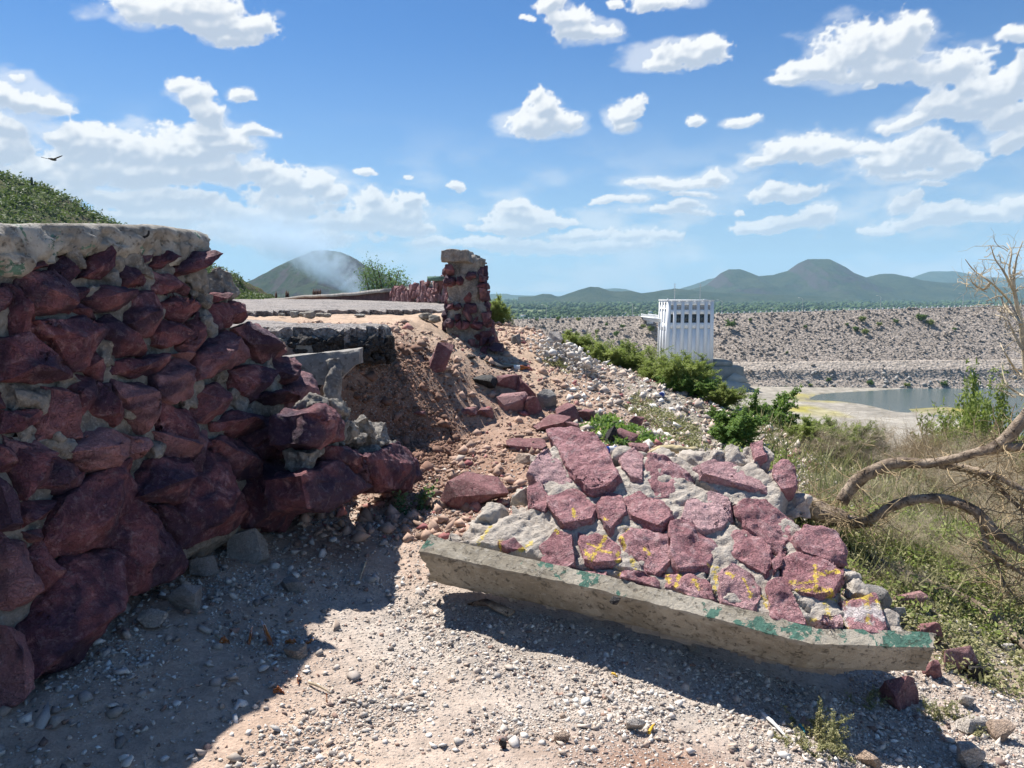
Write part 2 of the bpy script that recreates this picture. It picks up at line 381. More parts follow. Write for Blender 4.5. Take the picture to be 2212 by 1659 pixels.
# ------------------------------------------------------------------ the world: sky with clouds, placed by direction
def azel(px, py):
    d = ray(px, py); return math.atan2(d[0], d[1]), math.atan2(d[2], math.hypot(d[0], d[1]))
CL = [(380,28,105,42),(480,50,105,36),(300,22,45,32),(505,82,48,16),(560,48,38,24),(440,15,110,35),
 (392,185,36,24),(425,215,34,34),(447,255,34,30),(440,290,50,25),
 (60,228,90,26),(10,215,38,30),(118,235,32,15),(18,285,62,32),(0,330,95,36),(50,180,22,9),
 (205,318,92,42),(300,335,100,48),(400,335,115,55),(480,315,75,32),(548,292,45,12),(135,305,36,18),
 (300,375,230,42),(460,370,110,40),(80,385,150,32),(385,440,105,26),(230,440,130,26),(110,415,90,28),
 (560,372,42,26),(610,392,50,34),(672,405,45,28),(725,420,24,14),(640,440,100,36),(555,470,120,34),(470,500,60,16),(330,475,150,18),
 (800,425,34,20),(878,430,40,22),(845,458,95,34),(870,490,75,20),(745,480,110,28),(600,515,200,26),(930,520,60,14),
 (520,215,30,16),(787,375,24,9),(995,409,19,10),(885,376,9,5),
 (1165,240,38,30),(1150,275,66,26),(1200,272,46,24),(1165,215,22,18),
 (1357,243,38,26),(1358,268,28,14),(1497,265,19,12),(1590,271,36,12),(1630,266,20,12),
 (1235,48,46,24),(1262,68,72,18),(1190,14,36,22),(1420,8,56,17),(1150,50,16,6),(1330,10,16,7),
 (1475,125,80,26),(1545,103,36,22),(1430,148,56,19),
 (1850,115,100,52),(1765,152,80,30),(1945,92,62,46),(1990,48,22,22),(1920,158,130,30),(2045,150,90,42),(1710,178,40,14),(1885,188,18,12),
 (2190,175,50,52),(2140,195,70,45),(2075,232,100,34),(1975,262,58,16),(2190,78,44,16),(2180,245,60,32),(2185,305,48,28),
 (1715,325,58,26),(1650,347,46,14),(1800,322,72,32),(1885,325,55,26),(1995,330,80,42),(2065,345,70,34),(1905,352,74,28),(1960,374,110,18),(2010,394,38,8),
 (1500,398,50,16),(1400,400,52,10),(1528,382,32,18),(1450,408,62,12),(1490,425,50,8),(1335,437,52,11),(1450,463,84,12),(1480,450,46,12),
 (1705,413,78,18),(1690,402,42,16),(1710,482,90,22),(1640,492,64,18),(1765,462,32,26),(1590,457,14,8),
 (1955,437,42,30),(2040,462,90,26),(2130,468,80,24),(1890,492,42,11),(2200,440,46,24),(1990,480,110,20),
 (1140,468,84,20),(1110,455,46,16),(1180,475,66,14),(1110,490,90,14),(1265,503,66,13),(1365,508,46,17),(1440,515,46,15),(1100,522,110,16),(1250,530,190,16)]
w = bpy.data.worlds.new('World'); scene.world = w; w.use_nodes = True
wt = NT(w.node_tree); wt.n.clear()
def build_world():
    t = wt; out = t.new('ShaderNodeOutputWorld')
    sky = t.new('ShaderNodeTexSky', sky_type='NISHITA', sun_disc=False); sky.sun_elevation = SUN_EL; sky.sun_rotation = SUN_AZ
    sky.air_density = 1.0; sky.dust_density = 0.1; sky.ozone_density = 3.0; sky.altitude = 200
    bgs = t.new('ShaderNodeBackground'); bgs.inputs[1].default_value = 0.066
    t.l.new(sky.outputs[0], bgs.inputs[0])
    d = t.new('ShaderNodeTexCoord').outputs['Generated']
    sp = t.new('ShaderNodeSeparateXYZ'); t.put(sp.inputs[0], d); el = t.math('ARCSINE', sp.outputs[2])
    hz = t.mix(1.0, sky.outputs[0], (0.36, 0.63, 0.92), 'MULTIPLY'); hz = t.mix(t.math('POWER', t.ramp(el, -0.02, 0.34, 1, 0, False), 1.7), hz, (4.1, 5.5, 7.0)); t.put(bgs.inputs[0], hz)
    t.l.new(bgs.outputs[0], out.inputs[0])
build_world()
w.cycles.sampling_method = 'MANUAL'; w.cycles.sample_map_resolution = 512

def build_clouds():
    """cumulus on the far sky dome: a density field from overlapping puffs, roughened and lit from above"""
    st = R(0.078); az = np.arange(R(-38.5), R(38.5), st); el = np.arange(R(0.2), R(28.5), st); E, A = np.meshgrid(el, az, indexing='ij')
    q = np.column_stack([A.ravel(), E.ravel() * 1.25, 0 * A.ravel()])
    W1 = fbm(q, 22, 5, 101).reshape(A.shape); W2 = fbm(q, 22, 5, 131).reshape(A.shape)
    Aw = A + 0.017 * W1; Ew = E + 0.012 * W2
    f = np.full(A.shape, 9.0)
    for (cx, cy, rx, ry) in CL:
        a, e = azel(cx, cy); k = 1 / (S * FPX); sx, sy = rx * k * 1.14 * math.cos(a) ** 2, ry * k * 1.16 * math.cos(a)
        dy = (Ew - e) / sy; dy = np.where(dy < 0, dy * 1.35, dy)
        L = np.hypot((Aw - a) / sx, dy); h = np.clip(0.5 + 0.5 * (f - L) / 0.3, 0, 1); f = f * (1 - h) + L * h - 0.3 * h * (1 - h) * 0.5
    F = 1 - f
    bil = 1 - 2 * np.abs(fbm(q + 3, 30, 2, 141)) ** 0.8; bil2 = 1 - 2 * np.abs(fbm(q + 9, 75, 3, 151)) ** 0.8
    fine = fbm(q, 110, 4, 161)
    bil3 = 1 - 2 * np.abs(fbm(q + 5, 150, 2, 181)) ** 0.8
    D = F + 0.22 * bil.reshape(A.shape) + 0.20 * bil2.reshape(A.shape) + 0.10 * bil3.reshape(A.shape) + 0.12 * fine.reshape(A.shape) - 0.26
    wisp = fbm(q * [[1, 1.8, 1]], 18, 6, 171).reshape(A.shape)
    alpha = ss(-0.10, 0.20, D)
    alpha = np.maximum(alpha, 0.55 * ss(-0.40, 0.30, F + 1.15 * wisp + .2 * fine.reshape(A.shape) - .08))
    lowb = 1 - ss(R(2), R(13), E + .03 * A)
    alpha = np.maximum(alpha, 0.75 * lowb * ss(-.25, .45, wisp + .25 * W1)) * (1 - 0.35 * (1 - ss(0, R(4), E)))
    # light comes down from the sun side: gather density above each point
    Dp = np.clip(D, 0, 0.7); acc = np.zeros_like(D)
    for k_ in range(1, 11):
        sh_ = k_ * 4; a_ = np.zeros_like(D); a_[:-sh_] = Dp[sh_:]; sx_ = int(k_ * 1.6); a_ = np.roll(a_, sx_, 1); acc += a_ * (1.25 - k_ * 0.08)
    T = np.exp(-acc * 0.85)
    gy, gx = np.gradient(ndblur(D, 3)); rel = np.clip((-gy * 1.0 + gx * 0.55) * 9.0, -.6, .6)
    br = np.clip(0.10 + 0.86 * T + 0.50 * rel + 0.15 * bil2.reshape(A.shape) * ss(.1, .5, D), 0, 1) * 1.0
    thin = 1 - ss(0.0, 0.35, D); br = br * (1 - thin * .5) + 0.93 * thin * .5
    dk = np.array([0.52, 0.59, 0.71]); wh = np.array([1.0, 1.0, 1.0]); c = dk + (wh - dk) * ss(0.05, 1.0, br)[..., None]
    hz = ((1 - ss(R(1), R(11), E)) * 0.55)[..., None]; c = c * (1 - hz) + np.array([0.64, 0.73, 0.84]) * hz
    Rr = 30000.0; V = np.column_stack([(Rr * np.cos(E) * np.sin(A)).ravel(), (Rr * np.cos(E) * np.cos(A)).ravel(), (Rr * np.sin(E)).ravel() + EYE[2]])
    edge = ss(0, .04, A - az[0]) * ss(0, .04, az[-1] - A) * ss(0, .05, el[-1] - E + .03)
    alpha = np.clip(alpha * edge, 0, 1)
    nr, na = A.shape; i, j = np.meshgrid(np.arange(nr - 1), np.arange(na - 1), indexing='ij'); a = (i * na + j).ravel()
    Fq = np.stack([a, a + na, a + na + 1, a + 1], 1); al = alpha.ravel(); keep = al[Fq].max(1) > 0.004; Fq = Fq[keep]
    used = np.unique(Fq); remap = np.full(len(V), -1); remap[used] = np.arange(len(used)); Fq = remap[Fq]
    m = bpy.data.materials.new('clouds'); m.use_nodes = True; t = NT(m.node_tree); t.n.clear(); out = t.new('ShaderNodeOutputMaterial')
    em = t.new('ShaderNodeEmission'); t.put(em.inputs[0], t.attr('Col', 'Color')); em.inputs[1].default_value = 0.56
    tr = t.new('ShaderNodeBsdfTransparent'); mx = t.new('ShaderNodeMixShader'); t.put(mx.inputs[0], t.attr('alpha'))
    t.l.new(tr.outputs[0], mx.inputs[1]); t.l.new(em.outputs[0], mx.inputs[2]); t.l.new(mx.outputs[0], out.inputs[0])
    m.cycles.emission_sampling = 'NONE'
    o = mk('sky', V[used], Fq, m, origin=(0, 0, 0), smooth=True, attrs={'Col': c.reshape(-1, 3)[used], 'alpha': al[used]}); tag(o, kind='structure')
def ndblur(a, n):
    for _ in range(n):
        a = (a + np.roll(a, 1, 0) + np.roll(a, -1, 0)) / 3; a = (a + np.roll(a, 1, 1) + np.roll(a, -1, 1)) / 3
    return a
build_clouds()

# ------------------------------------------------------------------ terrain
CTRL = np.array([(-2.2,1,.05),(0,0,0),(0,1.5,0),(2,1,-.28),(4,0,-.5),(-1.9,2.5,.12),(-1.0,2.3,0),(0,2.3,-.05),(1,2.3,-.18),(1.6,2.4,-.36),(2.2,2.6,-.44),
 (-1.8,3.4,.16),(-.9,3.4,0),(-.3,3.6,-.09),(.3,3.4,-.15),(1,3.1,-.26),(1.7,3.1,-.37),(2.5,3.5,-.44),(-1.5,4.3,.14),(-.7,4.5,.02),(.5,4.5,.03),(1.6,4.3,-.16),(2.2,4.3,-.28),(3,4.5,-.4),
 (-1.2,5.5,.14),(-.6,5.8,.08),(.3,5.8,.12),(1.2,5.6,.1),(2,5.5,0),(3,5.5,-.22),(4.3,6,-.4),(-.4,7.3,.22),(.5,7,.25),(1.5,7,.15),(2.3,7.2,0),(3,7.5,-.1),
 (-.55,8.6,.70),(0,8.5,.62),(.7,8.5,.45),(1.5,8.5,.28),(2.4,8.5,.05),(-.5,9.5,.85),(.3,9.8,.8),(1,10,.6),(2,10,.3),(-.3,11,.95),(.5,11.2,.8),(1.3,11.2,.5),(0,12.3,.98),(0,14,.96),(0,20,.65),
 (4,2,-.55),(5.5,4,-.75),(0,-6,0),(4,-6,-.3),(-3,-6,0),(0,30,.2)], float)
def _rbf():
    P = CTRL[:, :2]; D = np.hypot(P[:, None, 0] - P[None, :, 0], P[:, None, 1] - P[None, :, 1]); n = len(P)
    A = np.zeros((n + 3, n + 3)); A[:n, :n] = -D - np.eye(n) * 0.02; A[:n, n] = 1; A[n, :n] = 1; A[:n, n + 1:] = P; A[n + 1:, :n] = P.T
    return np.linalg.solve(A, np.concatenate([CTRL[:, 2], [0, 0, 0]]))
_W = _rbf()
BENCH = [(5, -20), (5.2, 2), (5.5, 5), (4.4, 7), (3.5, 8), (2.9, 9.5), (2.3, 10.4), (1.6, 11.3), (0.7, 12.3), (0.4, 14), (0.4, 30), (-4, 38), (-60, 38), (-60, -20)]
PLAT = [(-60, -20), (-7.0, -20), (-2.85, 0), (-2.05, 4.3), (-2.15, 5.3), (-2.2, 6.7), (-1.8, 7.05), (-1.65, 7.6), (-1.4, 8.6), (-1.2, 9.3), (-1.1, 10.2), (-1.1, 12), (-1.6, 20), (-2.2, 38), (-60, 38)]
ZW = -43.0
def onz(px, py, z=ZW):
    d = ray(px, py); k = (z - EYE[2]) / d[2]; return (d[0] * k, d[1] * k)
LAKE = [onz(*p) for p in [(1775,851),(1850,846),(1960,839),(2212,828),(2700,812),(2700,1040),(2300,985),(2190,935),(2080,908),(1990,893),(1930,890),(1870,876),(1810,867),(1740,864)]]
SPIT = [onz(*p) for p in [(1960,884),(2040,879),(2110,886),(2150,897),(2060,899),(1980,893)]]
def H(x, y, detail=True):
    x = np.asarray(x, float); y = np.asarray(y, float); sh = x.shape; x = x.ravel(); y = y.ravel()
    xc = np.clip(x, -4, 6.5); yc = np.clip(y, -6, 30)
    z = _W[-3] + _W[-2] * xc + _W[-1] * yc
    for i in range(len(CTRL)): z = z - _W[i] * np.hypot(xc - CTRL[i, 0], yc - CTRL[i, 1])
    q = np.column_stack([x, y, 0 * x])
    sp = sdpoly(x, y, PLAT) + 0.10 * fbm(q, 2.2, 3, 5)
    plat = 1.16 + 0.14 * ss(5, 14, y) - 0.5 * ss(26, 38, y)
    wdt = 0.12 + .2 * ss(5, 6, y) + (.95 * ss(6.3, 7.1, y) + .35 * ss(7.1, 7.9, y)) * (1 - .65 * ss(8.2, 9.2, y))
    a = np.clip(1 - sp / wdt, 0, 1); a = .5 * a + .5 * a * a * (3 - 2 * a)
    z = z * (1 - a) + plat * a
    if detail:
        near = 1 - ss(20, 40, np.hypot(x, y))
        z = z + near * (0.035 * fbm(q, 1.3, 3, 11) + 0.022 * fbm(q, 6, 4, 13) + 0.045 * np.abs(fbm(q, 7, 4, 15)) * (a > 0.02) * (a < 0.97) * ss(5, 6, y)
                        + (0.05 * np.maximum(fbm(q, 3.1, 4, 17), 0)) * ss(5, 6.5, y))
    sb = sdpoly(x, y, BENCH)
    drop = np.maximum(sb, 0); z = z - 0.46 * drop - 0.02 * drop * (1 - ss(0, 6, drop)) + ss(2, 30, drop) * 2.5 * fbm(q, 0.06, 4, 21)
    bed = ZW + np.clip(sdpoly(x, y, LAKE) * 0.03, -2.0, 1.2) + 0.16 * fbm(q, 0.03, 4, 23)
    bed = np.maximum(bed, ZW + np.clip(-sdpoly(x, y, SPIT) * 0.08, -5, 0.5))
    bed = np.where(y > 420, -46.0, bed)
    z = np.maximum(z, bed)
    return z.reshape(sh)
def hit(px, py):
    d = ray(px, py); t = np.linspace(1.5, 40, 6000); P = EYE[None] + d[None] * t[:, None]
    g = H(P[:, 0], P[:, 1]); k = np.argmax(P[:, 2] < g)
    return P[k]
YEL = [[(1700, 852), (1790, 852), (1850, 865), (1780, 870), (1700, 866)], [(1720, 876), (1770, 884), (1840, 905), (1790, 915), (1700, 895)], [(1960, 877), (2060, 877), (2150, 892), (2080, 900), (1960, 888)], [(2050, 925), (2180, 925), (2150, 950), (2040, 945)]]
def build_ground():
    ang = np.concatenate([np.arange(-180, -46, 3.0), np.arange(-46, 46, 0.14), np.arange(46, 180.01, 3.0)])
    r = [0.35]
    while r[-1] < 11500:
        q = r[-1]; r.append(q * (1.035 if q < 1.6 else 1.0075 if q < 9 else 1.012 if q < 16 else 1.03 if q < 60 else 1.02 if q < 420 else 1.06))
    r = np.array(r); A, RR = np.meshgrid(np.radians(ang), r); X = RR * np.sin(A); Y = RR * np.cos(A)
    Z = H(X, Y); V = np.column_stack([X.ravel(), Y.ravel(), Z.ravel()])
    V = np.vstack([V, [[0, 0, float(H(0., 0.))]]])
    nr, na = X.shape; i, j = np.meshgrid(np.arange(nr - 1), np.arange(na - 1), indexing='ij')
    a = (i * na + j).ravel(); F = np.stack([a, a + 1, a + na + 1, a + na], 1)[:, ::-1]
    c = len(V) - 1
    x, y, z = V.T; q = np.column_stack([x, y, 0 * x]); n = fbm(q, 0.8, 4, 31); n2 = fbm(q, 3, 3, 33)
    def C(*a): return np.array(a)[None]
    dirt = C(.53, .395, .305); tan = C(.54, .40, .29); brown = C(.225, .13, .09); grey = C(.50, .435, .375)
    col = dirt + (grey - dirt) * ss(-.3, .3, n)[:, None]
    mb = ss(.05, .35, fbm(q, 1.1, 4, 711) - .1 * ss(0, 1, -x))[:, None] * .75; col = col * (1 - mb) + C(.36, .235, .17) * mb
    mb = (np.exp(-((x - .55) / .42) ** 2 - ((y - 2.55) / .22) ** 2) * .85)[:, None]; col = col * (1 - mb) + C(.30, .165, .11) * mb
    m = ss(4.6, 5.8, y + .3 * x)[:, None]; col = col * (1 - m) + (C(.40, .27, .20) + .05 * n2[:, None]) * m
    # crumbly brown bank below the road and the trodden path
    mb = np.exp(-((x + 1.0) / .6) ** 2 - ((y - 6.6) / 1.0) ** 2)[:, None]; col = col * (1 - mb) + brown * mb
    mb = (np.exp(-((x + .25) / .35) ** 2 - ((y - 5.4) / .9) ** 2) * .6)[:, None]; col = col * (1 - mb) + brown * 1.2 * mb
    mb = (ss(7.6, 8.6, y) * (1 - ss(.3, 1.4, x)) * .8)[:, None]; col = col * (1 - mb) + tan * mb
    mb = (ss(.9, 1.8, x) * ss(6.0, 7.0, y))[:, None]; col = col * (1 - mb) + C(.38, .34, .28) * mb
    mb = (ss(1.9, 2.6, x) * ss(3.4, 4.2, y))[:, None]; col = col * (1 - mb) + C(.17, .16, .085) * mb
    sb = sdpoly(x, y, BENCH); mb = ss(.0, 2.0, sb)[:, None]; col = col * (1 - mb) + C(.115, .125, .05) * mb
    bed = (z < ZW + 3) & (y < 430); gcol = C(.30, .275, .235) + .05 * fbm(q, .02, 4, 41)[:, None]
    yel = np.zeros(len(x))
    for PG in YEL: yel = np.maximum(yel, 1 - ss(-3, 3, sdpoly(x, y, [onz(*p) for p in PG]) + 5 * fbm(q, .09, 3, 43)))
    yel = yel * (.45 + .55 * ss(-.2, .2, fbm(q, .12, 3, 47))); gcol = gcol * (1 - yel[:, None]) + C(.30, .265, .07) * yel[:, None]; shore = (np.abs(sdpoly(x, y, LAKE)) < 1.0)[:, None]; gcol = np.where(shore, C(.2, .18, .14), gcol)
    col = np.where(bed[:, None], gcol, col)
    vf = (y > 430)[:, None]; nn = fbm(q, .004, 5, 45)[:, None]
    col = np.where(vf, C(.055, .085, .03) + C(.10, .09, .05) * ss(.18, .45, nn), col)
    far = ss(20, 60, np.hypot(x, y)); grav = np.clip(.5 + .9 * n, 0, 1) * (1 - mb[:, 0])
    o = mk('ground', V, F, M['ground'], origin=(0, 0, 0), smooth=True, attrs={'Col': np.clip(col, .01, .8), 'far': far, 'grav': grav})
    tag(o, kind='structure')
build_ground()
# lake
def build_water():
    def fn(t):
        p = t.pos(); n = t.noise(t.vec('MULTIPLY', p, (1, 3, 1)), 0.5, 4, 0.6)
        return (0.075, 0.115, 0.12), t.bump(n, 0.25, 0.4)
    m = material('grey green lake water', fn, 0.12, 0.5)
    V = [(x, y, ZW - .02) for x, y in [(-50, 190), (900, 190), (900, 400), (-50, 400)]]
    tag(mk('water', V, np.array([[0, 1, 2, 3]]), m, origin=(0, 0, ZW)), kind='structure')
build_water()

# ------------------------------------------------------------------ plane frames for the two stone walls
class Frame:
    def __init__(s, O, u, v):
        s.O = np.asarray(O, float); s.u = np.asarray(u, float) / np.linalg.norm(u); v = np.asarray(v, float)
        v = v - s.u * np.dot(v, s.u); s.v = v / np.linalg.norm(v); s.n = np.cross(s.u, s.v)
    def P(s, px, py):
        d = ray(px, py); k = np.dot(s.O - EYE, s.n) / np.dot(d, s.n); q = EYE + d * k - s.O
        return np.array([np.dot(q, s.u), np.dot(q, s.v)])
    def W(s, u, v, h):
        u, v, h = [np.asarray(a, float)[..., None] for a in (u, v, h)]
        return s.O + s.u * u + s.v * v + s.n * h
def stone_from_poly(fr, uv, h0, h1, back, edge, amp, seed, shrink=0.9, top=0.72):
    r = np.random.default_rng(seed); uv = np.asarray(uv); c = uv.mean(0); size = np.abs(uv - c).max()
    pts = []
    for (u, v) in uv: pts.append(fr.W(u, v, h0 * r.uniform(-.1, .5)))
    if top > 0:
        tilt = r.normal(0, 0.10, 2)
        for k, (u, v) in enumerate(uv):
            s_ = top * r.uniform(0.9, 1.05); q = c + (np.array([u, v]) - c) * s_
            pts.append(fr.W(q[0], q[1], h1 * r.uniform(0.8, 1.15) + np.dot(tilt, q - c)))
    else:
        for (u, v) in uv:
            if r.random() < .75: q = c + (np.array([u, v]) - c) * r.uniform(.86, 1.0); pts.append(fr.W(q[0], q[1], h1 * r.uniform(.2, .62)))
        for k in range(r.integers(3, 6)):
            w_ = r.dirichlet(np.ones(len(uv)) * .7); q = w_ @ uv; q = c + (q - c) * .85; pts.append(fr.W(q[0], q[1], h1 * r.uniform(.8, 1.25)))
    for (u, v) in uv:
        q = c + (np.array([u, v]) - c) * shrink; pts.append(fr.W(q[0], q[1], -back))
    return hull(pts, edge, amp, 13 if top < 0 else 18, seed, 0.12 if top < 0 else .3, amp * 1.7)
def relief_body(fr, poly, res, front, back, seed, side=0.02):
    """closed slab of rough mortar: silhouette poly in (u,v), front relief, flat back"""
    poly = np.asarray(poly, float); lo, hi = poly.min(0), poly.max(0)
    us = np.arange(lo[0], hi[0] + res, res); vs = np.arange(lo[1], hi[1] + res, res); U, Vv = np.meshgrid(us, vs)
    q0 = np.column_stack([U.ravel(), Vv.ravel(), 0 * U.ravel()])
    Uj = U.ravel() + res * .35 * fbm(q0, 1 / res * .4, 1, seed); Vj = Vv.ravel() + res * .35 * fbm(q0, 1 / res * .4, 1, seed + 3)
    wob = side * fbm(q0, 9, 3, seed + 5)
    d = sdpoly(U.ravel(), Vv.ravel(), poly) + wob; ok = d < 0
    q = np.column_stack([Uj, Vj, 0 * Uj]); h = front(q, d)
    F3 = fr.W(Uj, Vj, h); B3 = fr.W(Uj, Vj, -back + 0.03 * fbm(q, 8, 3, seed + 7))
    nr, nc = U.shape; i, j = np.meshgrid(np.arange(nr - 1), np.arange(nc - 1), indexing='ij'); a = (i * nc + j).ravel()
    cell = np.stack([a, a + 1, a + nc + 1, a + nc], 1); keep = ok[cell].all(1); cell = cell[keep]
    N = len(F3); e = {}
    for k in range(4):
        for x, y in cell[:, [k, (k + 1) % 4]]: e[(x, y)] = 1
    side_f = [[x, x + N, y + N, y] for (x, y) in e if (y, x) not in e]
    allf = np.vstack([cell, cell[:, ::-1] + N, np.array(side_f)]); used = np.unique(allf); rm = np.full(2 * N, -1); rm[used] = np.arange(len(used))
    return np.vstack([F3, B3])[used], rm[allf], used

# ------------------------------------------------------------------ ruined wall on the left
WL = Frame((-1.48, 4.25, 0.2), (0.206, 0.977, 0.048), (-0.25, 0, 1.65))
WL2 = Frame(WL.O + WL.n * 0.46, WL.u, WL.v)
LW1 = [[(100,455),(290,450),(320,485),(460,640),(400,740),(150,740),(105,600)],[(310,440),(390,345),(470,380),(490,460),(420,535),(330,480)],
 [(490,490),(560,400),(600,290),(640,250),(700,350),(722,410),(650,505)],[(740,400),(850,410),(935,500),(900,545),(775,545),(740,480)],
 [(770,320),(860,310),(830,365),(780,350)],[(960,410),(1020,310),(1050,300),(1135,360),(1100,410),(1000,430)],[(1060,465),(1190,380),(1200,320),(1305,330),(1290,430),(1170,490)],
 [(940,450),(1090,480),(1200,560),(1200,600),(1000,620),(950,570)],[(540,640),(600,540),(760,545),(800,620),(780,700),(620,710)],[(415,550),(540,540),(560,610),(480,660),(430,610)],
 [(790,700),(830,610),(930,570),(1020,680),(1020,760),(960,870),(870,880),(780,800)],[(1000,650),(1100,610),(1230,620),(1260,680),(1200,740),(1150,800),(1050,740)],
 [(980,850),(1050,760),(1130,780),(1210,880),(1060,965),(980,930)],[(1140,930),(1210,850),(1230,760),(1275,720),(1280,900),(1240,1010),(1180,990)],
 [(1340,650),(1490,640),(1560,680),(1600,750),(1380,840),(1310,740)],[(1335,590),(1400,570),(1480,640),(1350,665)],
 [(1560,800),(1680,790),(1840,970),(1710,1060),(1580,940),(1520,830)],[(1240,1000),(1290,920),(1440,840),(1560,900),(1590,1020),(1400,1090),(1210,1180)],
 [(1480,1100),(1560,1060),(1690,1090),(1690,1200),(1600,1300),(1510,1240)],[(-20,900),(100,870),(260,960),(340,1080),(400,1150),(230,1180),(-20,1170)],
 [(160,790),(300,770),(470,740),(560,770),(610,830),(580,960),(500,1060),(400,1110),(300,1000),(200,880)],[(600,760),(700,730),(800,790),(905,990),(740,1010),(640,880)],
 [(-60,560),(10,560),(35,600),(30,740),(-60,780)],[(30,540),(90,540),(150,700),(160,860),(60,870),(20,780)],[(480,1090),(560,1030),(600,960),(650,1080),(640,1170)],
 [(410,1200),(490,1130),(600,1150),(590,1260),(480,1400),(430,1440),(400,1330)],[(240,1200),(390,1220),(400,1330),(430,1450),(470,1530),(210,1550),(250,1400)],
 [(-20,1350),(210,1360),(200,1430),(90,1490),(-20,1500)],[(600,1180),(700,1250),(790,1390),(720,1460),(600,1400),(560,1330)],[(720,1150),(900,1180),(960,1290),(1000,1400),(920,1510),(830,1400),(720,1290)],
 [(720,1030),(900,1005),(1060,990),(1090,1050),(960,1130),(720,1130)],[(960,1130),(1090,1050),(1170,1000),(1240,1060),(1220,1180),(1180,1290),(1060,1320),(960,1240)],
 [(1240,1230),(1360,1190),(1450,1230),(1450,1340),(1330,1440),(1250,1440)],[(1000,1340),(1060,1320),(1220,1370),(1245,1480),(1220,1660),(1060,1650),(1010,1500)],
 [(1370,1440),(1500,1350),(1670,1400),(1640,1470),(1520,1520),(1380,1500)],[(1570,1520),(1620,1440),(1720,1390),(1800,1400),(1840,1470),(1780,1640),(1600,1600)],
 [(1700,1230),(1840,1230),(1880,1310),(1720,1320),(1660,1260)],[(1740,1080),(1810,1010),(1910,1010),(1925,1100),(1880,1190),(1800,1160)],
 [(1850,1190),(1920,1100),(1975,1110),(1990,1250),(2000,1380),(1860,1460),(1840,1300)],[(1990,1370),(2060,1325),(2160,1350),(2215,1440),(2190,1540),(2080,1600),(1990,1560)],
 [(1830,1500),(1990,1470),(2060,1560),(2000,1640),(1800,1650)],[(1340,1620),(1480,1540),(1580,1600),(1590,1680),(1400,1700)],[(20,1550),(190,1560),(280,1640),(200,1720),(30,1700)],
 [(790,1500),(860,1540),(950,1560),(950,1640),(860,1680),(790,1600)],[(1230,1520),(1340,1500),(1330,1600),(1250,1680)],[(-150,1180),(-20,1200),(0,1340),(-150,1360)],[(470,660),(560,700),(600,760),(480,740),(400,700)],
 [(120,380),(250,330),(300,420),(200,450),(110,440)],[(880,340),(960,330),(950,400),(880,410)],[(1100,990),(1180,960),(1230,1010),(1180,1060)],[(640,1180),(710,1170),(715,1250),(650,1220)]]
LW2 = [[(310,110),(390,0),(480,-20),(580,50),(585,130),(530,190),(440,200),(360,170)],[(10,20),(150,30),(240,140),(200,240),(80,330),(60,200)],[(140,280),(200,200),(250,110),(385,200),(380,270),(300,310),(200,300)],
 [(280,330),(430,220),(560,160),(625,150),(640,290),(590,410),(500,570),(260,610),(200,540),(290,470)],[(640,320),(720,150),(860,140),(920,200),(930,280),(820,360),(650,330)],[(590,20),(700,30),(720,70),(700,135),(600,130)],
 [(730,0),(930,20),(920,120),(870,180),(810,160),(800,60)],[(930,10),(1010,0),(980,90),(960,220),(910,160)],[(860,340),(960,220),(1000,100),(1070,130),(1130,250),(1190,420),(1090,500),(850,580),(840,420)],
 [(1020,50),(1080,30),(1190,60),(1210,140),(1230,220),(1110,240),(1050,160)],[(1200,60),(1330,10),(1500,0),(1640,20),(1620,90),(1460,110),(1270,140),(1180,100)],[(1200,260),(1240,150),(1340,150),(1470,200),(1470,380),(1370,480),(1210,460),(1250,350)],
 [(1480,220),(1620,150),(1720,190),(1830,270),(1700,340),(1590,390),(1510,370)],[(1620,70),(1740,90),(1830,250),(1770,240),(1640,150)],[(1790,130),(1950,60),(2030,130),(2060,230),(2000,290),(1880,290),(1830,220)],
 [(520,520),(640,330),(720,350),(790,470),(870,640),(860,700),(700,770),(560,830)],[(730,370),(820,370),(835,480),(870,580),(800,490)],[(60,1000),(230,830),(290,640),(480,580),(540,620),(565,810),(480,960),(330,1130),(100,1195)],
 [(120,620),(180,540),(250,620),(275,740),(210,820),(160,780)],[(-30,500),(100,570),(150,820),(30,870),(-30,850)],[(-60,960),(60,1000),(95,1280),(20,1370),(-60,1370)],[(80,350),(270,330),(200,430),(90,480),(60,420)],
 [(-60,200),(60,330),(80,480),(-60,510)],[(1490,190),(1550,190),(1560,240),(1480,230)],[(90,490),(180,480),(170,540),(100,530)],[(640,340),(740,360),(730,430),(700,400)],[(-60,60),(20,80),(60,200),(-60,190)]]
